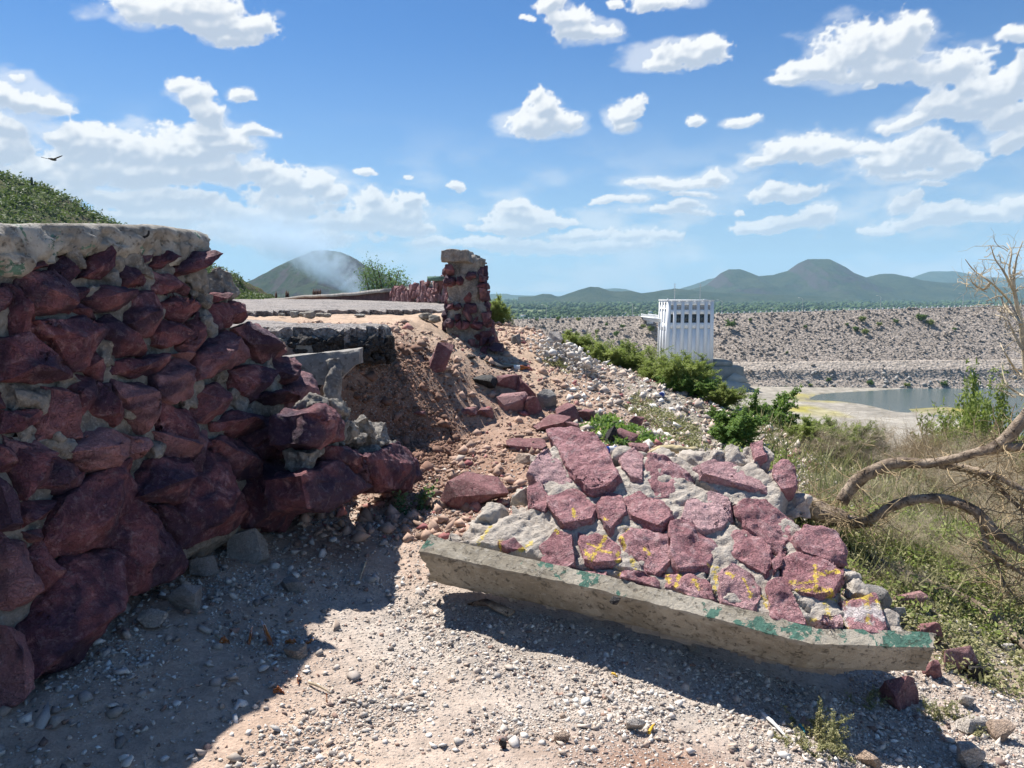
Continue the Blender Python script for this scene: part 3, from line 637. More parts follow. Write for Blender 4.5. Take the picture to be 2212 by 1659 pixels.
def build_left_wall():
    loc = WL.W(-1.2, 0, 0); T = thing('stone_wall', 'tall ruined wall of dark red stones under a pale concrete cap, in shade on the left', 'wall', loc)
    sun_ids = {0: 0, 39: .9}
    mb = MB(); k = 0
    for src, polys in ((C1, LW1), (C2, LW2)):
        for poly in polys:
            cxp = np.mean([src(*p)[0] for p in poly]); cyp = np.mean([src(*p)[1] for p in poly]); FR = WL2 if cxp > 668 and cyp > 800 and cxp + cyp > 1600 else WL
            uv = np.array([FR.P(*src(*p)) for p in poly]); c = uv.mean(0); uv = c + (uv - c) * 1.10; sz = np.ptp(uv, axis=0).max()
            r = np.random.default_rng(200 + k)
            V, F = stone_from_poly(FR, uv, 0.05, min(0.15, 0.30 * sz + 0.03) * r.uniform(.6, 1.15), 0.22, 0.019, .008 + .016 * min(sz, .5), 300 + k, 0.92, -1)
            mb.add(V, F, rnd=float(r.random())); k += 1
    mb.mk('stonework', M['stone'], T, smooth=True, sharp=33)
    # rough mortar core
    sil = [(-500, 520), (0, 520), (150, 505), (420, 510), (425, 560), (415, 590), (440, 650), (500, 675), (545, 730), (590, 780), (625, 810), (650, 870), (700, 900), (740, 960), (800, 985), (850, 1010), (870, 1055), (800, 1090), (640, 1150), (520, 1190), (380, 1250), (250, 1310), (100, 1440), (-60, 1600), (-500, 2100)]
    poly = [WL.P(*p) for p in sil]; poly[0] = (-6.0, poly[1][1] - .02); poly[-1] = (-6.0, -.25)
    def front(q, d): return -0.015 + 0.075 * np.abs(fbm(q, 6, 4, 51)) + 0.025 * fbm(q, 24, 3, 53) + np.minimum(0, -0.12 * (1 - ss(0, .12, -d)))
    V, F, _ = relief_body(WL, poly, 0.022, front, 0.50, 50, 0.05)
    mb = MB().add(V, F)
    lumps = [(720,500,60),(1305,820,75),(655,985,75),(1310,600,60),(1220,1230,70),(150,1235,110),(230,1300,80),(150,1510,70),(370,1590,70),(240,960,60),(430,1170,70),(800,1330,50),(1540,1280,70),(1410,540,75),(1450,560,60),(1290,510,60),(1730,1180,70),(1700,1050,40),(570,590,40),(1050,440,70),(1190,310,60),(820,370,80),(900,400,70),(720,420,50),(1260,500,50),(1420,1100,60),(340,1540,50),(1900,1480,60),(1240,870,50),(980,1620,60),(450,370,60),(90,460,50)]
    for n_, (x, y, rr) in enumerate(lumps):
        uv = WL.P(*C1(x, y)); s_ = np.linalg.norm(WL.P(*C1(x + rr, y)) - uv)
        pts = rock_pts(2 * s_, 2.2 * s_, 0.13, 16, 700 + n_); P3 = WL.W(uv[0] + pts[:, 0], uv[1] + pts[:, 1], 0.0 + pts[:, 2])
        V, F = hull(P3, 0.016, 0.022, 22, 800 + n_, .2); mb.add(V, F)
    rub = [(700, 870, 16), (735, 885, 22), (760, 905, 20), (775, 930, 26), (805, 925, 22), (830, 945, 24), (850, 965, 20), (745, 935, 22), (795, 960, 20), (720, 955, 20), (760, 990, 22), (810, 985, 20), (780, 1015, 20), (690, 990, 18), (845, 990, 16), (700, 1045, 18), (730, 920, 16), (820, 1010, 16)]
    for n_, (x, y, rr) in enumerate(rub):
        uv = WL2.P(x, y); s_ = rr / S / FPX * 5.2; pts = rock_pts(2.6 * s_, 2.4 * s_, .24, 16, 1300 + n_); V, F = hull(WL2.W(uv[0] + pts[:, 0], uv[1] + pts[:, 1], -.10 + pts[:, 2]), .016, .026, 24, 1400 + n_, .2); mb.add(V, F)
    V, F, _ = mb.get(); tri = []
    for f in F: tri += [f] if len(f) == 3 else [[f[0], f[1], f[2]], [f[0], f[2], f[3]]]
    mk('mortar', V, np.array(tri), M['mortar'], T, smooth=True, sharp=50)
    # concrete cap
    top = [(-760, 480), (0, 487), (120, 484), (230, 487), (330, 491), (405, 500), (424, 510)]
    us = np.arange(-6, WL.P(424, 520)[0], 0.022); vt = np.interp(us, [WL.P(*p)[0] for p in top], [WL.P(*p)[1] for p in top])
    vt = np.where(us < WL.P(0, 487)[0], WL.P(0, 487)[1] + 0.0 * us, vt)
    endf = ss(us[-1], us[-1] - .05, us); nprof = 30; q = np.column_stack([us, 0 * us, 0 * us])
    low = 0.145 + 0.08 * fbm(q, 3.2, 4, 61) + 0.05 * fbm(q, 14, 3, 63); low = low * (1 - .15 * (1 - endf))
    V = []
    for i, u in enumerate(us):
        D = 0.55; f = 0.085; L = low[i]; prof = []
        for t in np.linspace(0, 1, 12): prof.append((-D + (D + f - .04) * t, 0.0 + 0.0 * t))
        for t in np.linspace(.2, 1, 5): prof.append((f - .04 + .04 * math.sin(t * 1.57), -.04 + .04 * math.cos(t * 1.57)))
        for t in np.linspace(.12, 1, 8): prof.append((f - 0.05 * t ** 2, -.04 - (L - .04) * t))
        for t in np.linspace(.2, 1, 5): prof.append((f - .05 - t * (D + f - .05), -L))
        prof = np.array(prof) * (0.93 + 0.07 * endf[i]); V.append(WL.W(np.full(len(prof), u), vt[i] + prof[:, 1], prof[:, 0]))
    m_ = len(V[0]); V = np.vstack(V); rel = V - WL.O; hh = rel @ WL.n; vv = rel @ WL.v - np.repeat(vt, m_)
    rough = ss(-.01, -.08, vv); nn = fbm(V, 11, 4, 65); n2 = fbm(V, 34, 3, 67)
    V = V + WL.n * ((0.016 + .07 * rough) * nn + (.008 + .035 * rough) * n2)[:, None] + WL.v * ((.006 + .02 * rough) * fbm(V, 9, 4, 69))[:, None] + WL.u * (.02 * n2)[:, None]
    F = [[i * m_ + k, i * m_ + (k + 1) % m_, (i + 1) * m_ + (k + 1) % m_, (i + 1) * m_ + k] for i in range(len(us) - 1) for k in range(m_)]
    F.append([(len(us) - 1) * m_ + k for k in range(m_)]); F.append(list(range(m_))[::-1])
    mk('coping', V, F, M['coping_top'], T, smooth=True, attrs={'paint': np.clip(0.45 + .5 * fbm(V, 4, 3, 71), 0, 1) * 0.55})
    a = WL.P(*C1(840, 245)); p = WL.W(a[0], a[1], .08)
    pts = [p, p + WL.n * .03 + np.array([0, 0, .01]), p + WL.n * .035 + np.array([0, 0, .03])]
    V, F = polytube(pts, [.006, .006, .004], 6, 3, .1); mk('rusty_hook', V, F, M['tar'], T)
build_left_wall()

# ------------------------------------------------------------------ toppled slab of wall
A_ = at(912, 1200, 3.75); D_ = at(2018, 1412, 3.05); T_ = at(1200, 945, 4.36)
SL = Frame(A_, D_ - A_, T_ - A_)
if SL.n[2] < 0: raise SystemExit('slab normal')
SLP = [(C4, [[(735,420),(790,300),(850,270),(970,440),(960,490),(820,480)],[(870,170),(990,150),(1130,210),(1180,290),(1250,440),(1180,500),(1090,510),(1000,440),(950,300)],[(1270,310),(1350,260),(1400,320),(1400,460),(1330,440),(1280,380)],
 [(1430,380),(1450,310),(1560,350),(1690,430),(1640,510),(1480,530),(1440,450)],[(730,500),(800,470),(850,560),(820,640),(730,600)],[(850,570),(960,520),(1040,520),(1110,620),(1090,690),(940,740),(880,660)],
 [(1130,600),(1200,510),(1280,560),(1310,650),(1210,770),(1150,680)],[(1290,520),(1400,520),(1580,640),(1570,700),(1490,750),(1350,690),(1300,620)],[(1645,680),(1680,580),(1800,530),(1900,570),(1930,680),(1870,740),(1760,760)],
 [(790,850),(890,770),(980,810),(990,950),(930,980),(820,930)],[(1030,770),(1170,780),(1270,850),(1260,920),(1130,960),(1070,930)],[(1270,810),(1340,765),(1540,790),(1560,930),(1470,1010),(1380,950)],
 [(1570,730),(1680,720),(1840,850),(1780,970),(1610,990),(1570,900)],[(1000,980),(1190,1000),(1190,1030),(1080,1025)],[(1280,1000),(1420,1000),(1500,1070),(1500,1100),(1280,1050)],[(1550,1020),(1650,1000),(1770,1050),(1830,1170),(1700,1150),(1560,1080)],
 [(1850,1010),(1940,960),(2050,1030),(2100,1130),(2050,1220),(1880,1170)],[(560,830),(640,810),(700,860),(600,870)]]),
 (C5, [[(200,70),(300,25),(440,60),(550,140),(540,190),(380,130),(230,130)],[(600,80),(650,45),(720,80),(715,180),(640,190),(610,140)],[(400,290),(440,255),(560,260),(690,350),(680,430),(640,510),(560,470),(460,390)],
 [(380,430),(470,390),(580,500),(590,600),(550,640),(480,590),(380,520)],[(710,460),(780,390),(920,410),(975,480),(975,560),(890,570),(760,530)],[(660,570),(740,540),(880,590),(950,660),(900,750),(820,760),(690,720)],
 [(570,700),(650,690),(770,890),(760,910),(590,870)],[(860,870),(950,870),(970,930),(900,950),(830,910)],[(970,790),(1140,760),(1200,920),(1160,960),(1010,940)],[(590,570),(640,530),(650,600),(600,640)],[(480,-60),(540,-70),(560,10),(500,30)]])]
STROKES = [(C4, [(1060,880,1100,950),(1100,950,1180,780),(1090,840,1210,890),(1260,880,1255,930),(1270,790,1300,860),(1340,920,1360,980),(1250,960,1265,1000),(995,650,1005,700),(1280,720,1310,750),(1170,690,1185,710),(1410,860,1440,900),(560,800,560,850),(680,870,750,820),(1620,1020,1595,1090),(1550,1020,1562,1070),(1710,1060,1730,1110),(1800,970,1850,970),(1830,1000,1835,1100),(1900,1010,1940,1030),(2000,1050,2040,1140),(890,760,900,780),(430,820,500,710)]),
 (C5, [(815,610,820,740),(720,735,900,750),(850,660,940,650),(780,880,830,870),(870,790,900,880),(870,750,940,770),(970,890,990,925),(1095,760,1100,900),(1145,780,1165,830),(970,770,1110,765),(550,750,560,800),(690,690,830,705),(985,780,990,800),(1040,770,1090,770)])]
def slab_paint(V):
    rel = V - SL.O; u = rel @ SL.u; v = rel @ SL.v; d = np.full(len(V), 9.0)
    for src, st in STROKES:
        for (x0, y0, x1, y1) in st: d = np.minimum(d, dseg(u, v, SL.P(*src(x0, y0)), SL.P(*src(x1, y1))))
    return 1.02 - np.clip(d / 0.034, 0, 1.0)
def build_slab():
    T = thing('toppled_wall_section', 'fallen section of red stone wall with yellow paint marks, lying tilted on its green edged cap', 'wall section', (0.7, 3.9, 0))
    mb = MB(); k = 0
    for src, polys in SLP:
        for poly in polys:
            uv = np.array([SL.P(*src(*p)) for p in poly]); r = np.random.default_rng(900 + k)
            uv = uv.mean(0) + (uv - uv.mean(0)) * 1.22
            V, F = stone_from_poly(SL, uv, 0.014, r.uniform(.028, .048), 0.10, 0.013, 0.011, 920 + k, 0.97, r.uniform(.86, .95))
            mb.add(V, F, rnd=float(r.random())); k += 1
    V, F, A = mb.get(); A['paint'] = slab_paint(V)
    A['whiting'] = 1 - np.clip(dseg((V - SL.O) @ SL.u, (V - SL.O) @ SL.v, SL.P(*C5(1000, 860)), SL.P(*C5(1140, 850))) / .09, 0, 1)
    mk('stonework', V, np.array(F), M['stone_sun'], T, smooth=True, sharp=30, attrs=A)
    sil = [(925, 1168), (950, 1150), (1010, 1140), (1040, 1120), (1085, 1090), (1125, 1085), (1145, 1000), (1165, 960), (1205, 935), (1270, 945), (1330, 985), (1400, 962), (1470, 968), (1510, 985), (1600, 985), (1630, 965), (1655, 985), (1680, 1010), (1720, 1020), (1730, 1060), (1722, 1100), (1745, 1120), (1800, 1150), (1822, 1190), (1832, 1240), (1845, 1290), (1900, 1310), (1925, 1360), (1950, 1385), (1760, 1385), (1690, 1372), (1300, 1275), (925, 1190)]
    poly = [SL.P(*p) for p in sil]
    cr = [[C5(150, 120), C5(250, 170), C5(380, 270), C5(390, 350), C5(480, 420), C5(620, 515), C5(660, 510)], [C5(660, 510), C5(640, 640), C5(700, 760), C5(790, 830)], [C4(1000, 960), C4(1200, 960), C4(1400, 1000), C4(1600, 1000)], [C4(1780, 960), C4(1800, 1100), C4(1870, 1180)]]
    def front(q, d):
        h = 0.014 + 0.020 * fbm(q, 9, 4, 81) + 0.014 * fbm(q, 45, 3, 83)
        for n_, c in enumerate(cr):
            dd = np.full(len(q), 9.0)
            for i in range(len(c) - 1): dd = np.minimum(dd, dseg(q[:, 0], q[:, 1], SL.P(*c[i]), SL.P(*c[i + 1])) + .004 * fbm(q, 30, 2, 85))
            h = h - (0.075 if n_ == 0 else .03) * (1 - ss(.004, .018 if n_ == 0 else .010, dd))
        return h - 0.16 * (1 - ss(0, .10, -d)) - .05 * (1 - ss(0, .3, q[:, 0])) * ss(.05, .2, q[:, 1])
    V, F, _ = relief_body(SL, poly, 0.0115, front, 0.27, 80, 0.035)
    mb = MB().add(V, F)
    lumps = [(1060,1105,34),(1095,1130,26),(1130,1100,30),(1030,1140,28),(1080,1160,22),(1140,1150,24),(1500,975,34),(1545,985,28),(1600,975,30),(1640,985,34),(1690,1020,26),(1430,975,26),(1390,975,22),(1725,1075,24),(1905,1330,26),(1860,1270,24),(1840,1240,18),(1160,990,18),(1340,980,24),(1930,1365,18),(985,1160,20),(1120,1060,20)]
    for n_, (x, y, rr) in enumerate(lumps):
        uv = SL.P(x, y); s_ = rr / S / FPX * 4.1; pts = rock_pts(2.2 * s_, 2.2 * s_, .13, 15, 1000 + n_)
        V, F = hull(SL.W(uv[0] + pts[:, 0], uv[1] + pts[:, 1], -.055 + pts[:, 2]), .014, .014, 26, 1100 + n_, .2); mb.add(V, F)
    V, F, _ = mb.get(); tri = []
    for f in F: tri += [f] if len(f) == 3 else [[f[0], f[1], f[2]], [f[0], f[2], f[3]]]
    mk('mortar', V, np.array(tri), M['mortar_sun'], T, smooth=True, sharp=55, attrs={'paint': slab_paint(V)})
    # the coping board along its lower edge
    lo = np.array([SL.P(*p) for p in [(912, 1202), (1300, 1288), (1680, 1385), (1750, 1404), (2018, 1411)]]); hi = np.array([SL.P(*p) for p in [(925, 1168), (1300, 1258), (1690, 1352), (1760, 1374), (1985, 1380)]])
    us = np.arange(0, 1.0001, 1 / 130); L = np.interp(us, np.linspace(0, 1, 131), np.linspace(lo[0, 0], lo[-1, 0], 131))
    V = []; pm = []
    for i, u in enumerate(L):
        v0 = np.interp(u, lo[:, 0], lo[:, 1]); v1 = max(np.interp(u, hi[:, 0], hi[:, 1]), v0 + .05) + .018; h = .035; dep = .25 - .06 * u / L[-1]
        prof = [(v0 + (v1 - v0) * t, h, 1) for t in np.linspace(0.06, .95, 8)] + [(v1, h - .01 - .24 * t, 0) for t in np.linspace(0, 1, 8)] + [(v1 + (v0 - v1) * t, h - dep, 0) for t in np.linspace(.2, .95, 4)] + [(v0, h - dep + (dep - .008) * t, 0) for t in np.linspace(0.03, .97, 14)]
        prof = np.array(prof); V.append(SL.W(np.full(len(prof), u), prof[:, 0], prof[:, 1])); pm.append(prof[:, 2])
    m_ = len(V[0]); V = np.vstack(V); pm = np.concatenate(pm); uu = (V - SL.O) @ SL.u
    nA = fbm(V, 6, 4, 91); nB = fbm(V, 30, 3, 93); endw = 1 + 4 * (1 - ss(0, .05, uu)) + 3 * ss(L[-1] - .05, L[-1], uu)
    V = V + SL.n * ((.005 * nA + .0045 * nB * endw) * np.where(pm > 0, 1, .6))[:, None] + SL.v * (.006 * nA + .003 * nB * endw)[:, None] + SL.u * (.012 * nB * endw)[:, None]
    F = [[i * m_ + k, (i + 1) * m_ + k, (i + 1) * m_ + (k + 1) % m_, i * m_ + (k + 1) % m_] for i in range(len(L) - 1) for k in range(m_)]
    F.append([(len(L) - 1) * m_ + k for k in range(m_)][::-1]); F.append(list(range(m_)))
    gr = pm * np.clip(.26 + .26 * ss(1.0, 1.9, uu) + .45 * fbm(V, 4.5, 3, 95), 0, .8)
    mk('coping', V, F, M['coping'], T, smooth=True, sharp=45, attrs={'paint': gr})
build_slab()

# ------------------------------------------------------------------ road, kerb and pier
def build_road():
    def slab(pts, ztop, th, seed, name, res=0.045, edge_w=.0):
        poly = np.array(pts); fr = Frame((0, 0, 0), (1, 0, 0), (0, 1, 0))
        def front(q, d): return ztop + .025 + .06 * ss(8, 20, q[:, 1]) + .012 * fbm(q, 2.5, 3, seed) + .008 * fbm(q, 20, 2, seed + 2) - .04 * (1 - ss(0, .05, -d))
        fr.O = np.array([0, 0, 0.]); V, F, _ = relief_body(fr, poly, res, front, -(ztop - th), seed + 4, 0.09)
        V = V + np.column_stack([.02 * fbm(V, 15, 3, seed + 6), .03 * fbm(V, 15, 3, seed + 7), .0 * V[:, 0]])
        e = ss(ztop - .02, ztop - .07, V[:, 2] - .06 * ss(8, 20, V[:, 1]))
        return V, F, e
    mb = MB()
    near = [(at(px, py, 6)[0] * 0 + x, y) for (px, py, x, y) in []]
    a = [(-6, 6.9), (-2.5, 6.85), (-2.0, 6.72), (-1.6, 6.76), (-1.3, 6.82), (-1.16, 7.0), (-1.2, 7.4), (-1.4, 7.8), (-1.8, 7.8), (-2.2, 7.9), (-2.6, 8.5), (-3.4, 9.2), (-6, 9.6)]
    V, F, e = slab(a, 1.235, .25, 400, 'x'); mb.add(V, F, edge=e)
    b = [(-60, 9.6), (-6, 9.4), (-3.9, 9.9), (-3.2, 10.6), (-2.4, 10.9), (-1.6, 11.1), (-1.1, 11.4), (-.75, 11.0), (-.5, 11.6), (-.6, 20), (-.9, 26), (-60, 36)]
    b[0] = (-16, 9.6); b[-1] = (-16, 27)
    V, F, e = slab(b, 1.30, .14, 420, 'x', .075); mb.add(V, F, edge=e)
    r = np.random.default_rng(88); fe = np.array(a[1:8])
    for k in range(150):
        t = r.uniform(0, len(fe) - 1.001); i = int(t); p = fe[i] * (1 - t + i) + fe[i + 1] * (t - i); w_ = r.uniform(.05, .13); pts = rock_pts(w_ * 1.3, w_, w_, 10, 7000 + k) + [p[0], p[1] + .02, 1.14 - r.random() ** 1.5 * .20]
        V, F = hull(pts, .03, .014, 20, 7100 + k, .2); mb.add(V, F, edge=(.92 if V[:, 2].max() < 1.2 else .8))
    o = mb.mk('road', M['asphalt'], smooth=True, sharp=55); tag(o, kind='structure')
build_road()
def ctop(x, y): return float(H(x, y))
def build_kerb():
    T = thing('broken_kerb', 'broken pale concrete kerb with a flat top and one upright leg at the eroded road edge', 'kerb', (-1.8, 6.15, .7))
    p0 = at(575, 775, 6.3); p1 = at(700, 762, 6.2); p2 = at(776, 755, 6.1); top = [p0 + [-.4, .1, -.01], p0, p1, p2]
    V = []; n_ = 60
    for i in range(n_ + 1):
        t = i / n_ * 3; k = min(int(t), 2); c = top[k] * (1 - (t - k)) + top[k + 1] * (t - k); e = ss(1, .93, i / n_)
        hgt = .26 * (1 - .55 * ss(.72, 1.0, i / n_)); dp = .17
        prof = [(0, 0), (dp * .33, 0), (dp * .66, 0), (dp, 0), (dp, -hgt / 2), (dp, -hgt), (dp / 2, -hgt), (0, -hgt), (0, -hgt * .8), (0, -hgt * .6), (0, -hgt * .4), (0, -hgt * .2)]
        for (b, h) in prof: V.append(c + np.array([.0, b - .02 * (h < -.02), h + .0 * b]))
    V = np.array(V); V = V + .012 * np.column_stack([fbm(V, 12, 3, 1), fbm(V, 12, 3, 2), fbm(V, 8, 3, 3)]) * 1.0
    m_ = 12; F = [[i * m_ + k, (i + 1) * m_ + k, (i + 1) * m_ + (k + 1) % m_, i * m_ + (k + 1) % m_] for i in range(n_) for k in range(m_)] + [[n_ * m_ + k for k in range(m_)], list(range(m_))[::-1]]
    mk('kerb_stone', V, F, M['concrete'], T, smooth=True, sharp=50)
    a = at(722, 792, 6.1); b = at(722, 885, 6.0)
    V, F = polytube([a + [0, .08, .04], (a + b) / 2 + [.0, .05, 0], b + [0, .04, -.12]], [.075, .065, .08], 24, 14, .5, 5); V = V + (.03 * np.column_stack([fbm(V, 16, 4, 1), fbm(V, 16, 4, 2), fbm(V, 16, 4, 3)])); mk('upright_leg', V, F, M['mortar'], T, smooth=True)
    lump = at(655, 838, 6.25); pts = rock_pts(.34, .3, .30, 18, 77) + lump; V, F = hull(pts, .02, .02, 24, 7, .2)
    tag(mk('asphalt_lump', V, F, M['tar'], smooth=True, sharp=40), 'black asphalt lump wedged under the broken pale kerb', 'asphalt lump')
build_kerb()
def build_pier():
    T = thing('stone_pier', 'tall broken pier of red rubble masonry standing alone beside the path', 'pier', (-.55, 9.5, .7))
    Y0 = 9.5
    fr = Frame((at(1010, 760, Y0)[0], Y0, at(1010, 760, Y0)[2]), (1, -0.12, 0), (0, 0.0, 1))
    out = [(962, 775), (960, 700), (962, 640), (959, 600), (957, 560), (950, 545), (953, 537), (1005, 539), (1022, 546), (1033, 560), (1040, 610), (1046, 655), (1052, 690), (1060, 720), (1068, 775)]
    poly = [fr.P(*p) for p in out]
    fr2 = Frame(fr.O, fr.u, fr.v)
    V, F, _ = relief_body(fr2, poly, .022, lambda q, d: .0 + .05 * fbm(q, 7, 4, 501) + .02 * fbm(q, 30, 2, 502) - .08 * (1 - ss(0, .07, -d)), .42, 500, .06)
    mk('mortar', V, F, M['mortar'], T, smooth=True, sharp=45)
    r = np.random.default_rng(12); mb = MB(); k = 0
    vmax = max(p[1] for p in poly)
    v = -.05
    while v < vmax - .16:
        us = [p for p in np.linspace(-.36, .36, 40) if inpoly(np.array([p]), np.array([v]), poly)[0]]
        if not us: v += .1; continue
        u = us[0]; hh = r.uniform(.08, .15)
        while u < us[-1]:
            w_ = r.uniform(.08, .17)
            if r.random() < .80:
                pts = rock_pts(w_ * 1.1, .22, hh * 1.15, 12, 4000 + k); V, F = hull(fr.W(u + w_ / 2 + pts[:, 0], v + pts[:, 2] + r.normal(0, .02), +.0 + pts[:, 1]), .025, .012, 16, 4100 + k, .2); mb.add(V, F, rnd=float(r.random()))
            k += 1; u += w_
        for sgn in (0, -1):      # stones that stick out of both flanks, through the depth
            for dpt in (-.12, -.28):
                pts = rock_pts(.10, .18, hh * 1.2, 11, 4500 + k); V, F = hull(fr.W(us[sgn] + r.normal(0, .012) + pts[:, 0], v + pts[:, 2], dpt + pts[:, 1]), .03, .012, 16, 4600 + k, .25); mb.add(V, F, rnd=float(r.random())); k += 1
        v += hh * .92
    mb.mk('stonework', M['stone'], T, smooth=True, sharp=35)
    c = fr.P(990, 552); mb = MB(); pts = rock_pts(.46, .50, .17, 26, 9); pts[:, 0] -= .0
    box = np.array([(x, y, z) for x in (-.20, .12) for y in (-.40, .10) for z in (-.075, .06)] + [(.19, y, -.09) for y in (-.36, .06)] + [(-.17, y, -.02) for y in (-.4, .1)])
    V, F = hull(fr.W(c[0] + box[:, 0], c[1] + box[:, 2], box[:, 1]), .022, .018, 14, 55, .3); mb.add(V, F)
    mb.mk('coping', M['mortar'], T, smooth=True, sharp=45)
build_pier()

# ------------------------------------------------------------------ parapets beyond the road
def build_parapets():
    T = thing('stone_parapet', 'distant low parapet of red rubble stones running up to the pier', 'parapet', at(905, 640, 18))
    fr = Frame(at(845, 648, 19), at(965, 640, 15.5) - at(845, 648, 19), (0, 0, 1))
    tops = [(845, 624), (870, 619), (900, 616), (915, 609), (940, 606), (965, 600), (1000, 600)]; bot = [(1000, 655), (845, 655)]
    poly = [fr.P(*p) for p in tops + bot]
    V, F, _ = relief_body(fr, poly, .05, lambda q, d: -.03 + .03 * fbm(q, 6, 3, 601), .4, 600, .05); mk('mortar', V, F, M['mortar'], T, smooth=True)
    r = np.random.default_rng(5); mb = MB(); lo, hi = np.min(poly, 0), np.max(poly, 0)
    for k in range(230):
        u, v = r.uniform(lo[0], hi[0]), r.uniform(lo[1], hi[1])
        if sdpoly(np.array([u]), np.array([v]), poly)[0] > -.02: continue
        pts = rock_pts(r.uniform(.12, .22), .16, r.uniform(.16, .3), 11, 6000 + k); V, F = hull(fr.W(u + pts[:, 0], v + pts[:, 2], -.01 + pts[:, 1]), .09, .01, 9, 6100 + k, .2); mb.add(V, F, rnd=float(r.random()))
    mb.mk('stonework', M['stone_loose'], T, smooth=True, sharp=35)
    q = at(955, 600, 15.8); V, F = MB().box(q + [0, 0, -.02], (.42, .5, .09), -.4).get()[:2]; mk('coping', V, F, M['coping_top'], T, attrs={'paint': np.ones(8)})
    T = thing('low_roadside_wall', 'long low wall with a pale flat cap sloping down along the far road edge', 'wall', at(720, 645, 26))
    a0, a1 = at(580, 646, 42), at(852, 625, 19.5); n_ = 40; mbA, mbB = MB(), MB()
    ts = np.linspace(0, 1, n_ + 1); P = a0[None] * (1 - ts[:, None]) + a1[None] * ts[:, None]; P[:, 2] += .05 * fbm(P, .3, 2, 4)
    d = (a1 - a0) / np.linalg.norm(a1 - a0); s_ = np.array([-d[1], d[0], 0]); 
    for (M_, w_, t0, t1, mb) in ((0, .24, 0, -.09, mbA), (0, .17, -.09, -1.1, mbB)):
        V = []
        for i in range(n_ + 1):
            for (a, b) in ((-w_, t0), (w_, t0), (w_, t1), (-w_, t1)): V.append(P[i] + s_ * a + np.array([0, 0, b]))
        V = np.array(V); V += .012 * np.column_stack([fbm(V, 3, 2, 1), fbm(V, 3, 2, 2), fbm(V, 3, 2, 3)])
        F = [[i * 4 + k, i * 4 + (k + 1) % 4, (i + 1) * 4 + (k + 1) % 4, (i + 1) * 4 + k] for i in range(n_) for k in range(4)] + [[0, 3, 2, 1], [n_ * 4 + k for k in range(4)]]
        mb.add(V, F)
    mbA.mk('coping', M['concrete'], T); mbB.mk('wall_body', M['stone_far'], T)
    for n_, (px, py, cnt) in enumerate([(597, 641, 1), (621, 639, 2), (685, 636, 5)]):
        Y = 44; mb = MB()
        for k in range(cnt):
            b = at(px + (k - (cnt - 1) / 2) * 3.6, py + 14, Y); t = at(px, py - 9 + (k % 2) * 1.5, Y)[2]
            mb.box((b[0], Y, (b[2] + t) / 2 - .06), (.11, .05, t - b[2])); mb.add(np.array([(b[0] - .055, Y, t - .12), (b[0] + .055, Y, t - .12), (b[0], Y + .03, t + .12), (b[0], Y - .03, t - .1)]), [[0, 1, 2], [1, 3, 2], [3, 0, 2]])
        V, F, _ = mb.get(); o = mk('metal_pickets', V, F, M['rust'])
        tag(o, ['single rusty spike rising behind the far end of the low wall', 'pair of rusty spikes behind the low wall, second from the left', 'row of five rusty spikes behind the low wall nearest the tree'][n_], 'spiked pickets', 'rusty spikes beyond the road wall')
M['rust'] = simple('rusty iron', (0.075, 0.030, 0.022), 0.8, 0.3, .3, 12)
build_parapets()

# ------------------------------------------------------------------ loose rocks
def loose(name, label, cat, px, py, wpx, hpx, mat, seed, dep=.8, group=None, sink=.2, rot=None, n=15, Y=None, sharp=32, amp=None, lean=0):
    b = hit(px, py) if Y is None else at(px, py, Y); sc = (b[1] - 0) / FPX / S
    w_, h_ = wpx * sc, hpx * sc; d_ = w_ * dep
    pts = rock_pts(w_ * 1.08, d_, h_ * (1 + sink), n, seed)
    if lean: pts[:, 0] += pts[:, 2] * lean
    c = b + np.array([0, d_ * .42, h_ * (1 - sink) / 2 - .02]); 
    if Y is None: c[2] = float(H(c[0], c[1])) * .35 + b[2] * .65 + h_ * (1 - sink) / 2
    e = max(.012, min(w_, h_) / 12); V, F = hull(pts + c, e, amp or w_ * .022, 2.2 / w_, seed + 5, .3, w_ * .02)
    o = mk(name, V, F, mat, smooth=True, sharp=sharp, attrs={'rnd': np.full(len(V), (seed * .37) % 1), 'paint': np.zeros(len(V)), 'whiting': np.zeros(len(V))})
    return tag(o, label, cat, group)
L_, W_, G_, T_n, D_r, K_ = M['stone_loose'], M['stone_white'], M['stone_gray'], M['stone_tan'], M['dark_rock'], M['cobble']
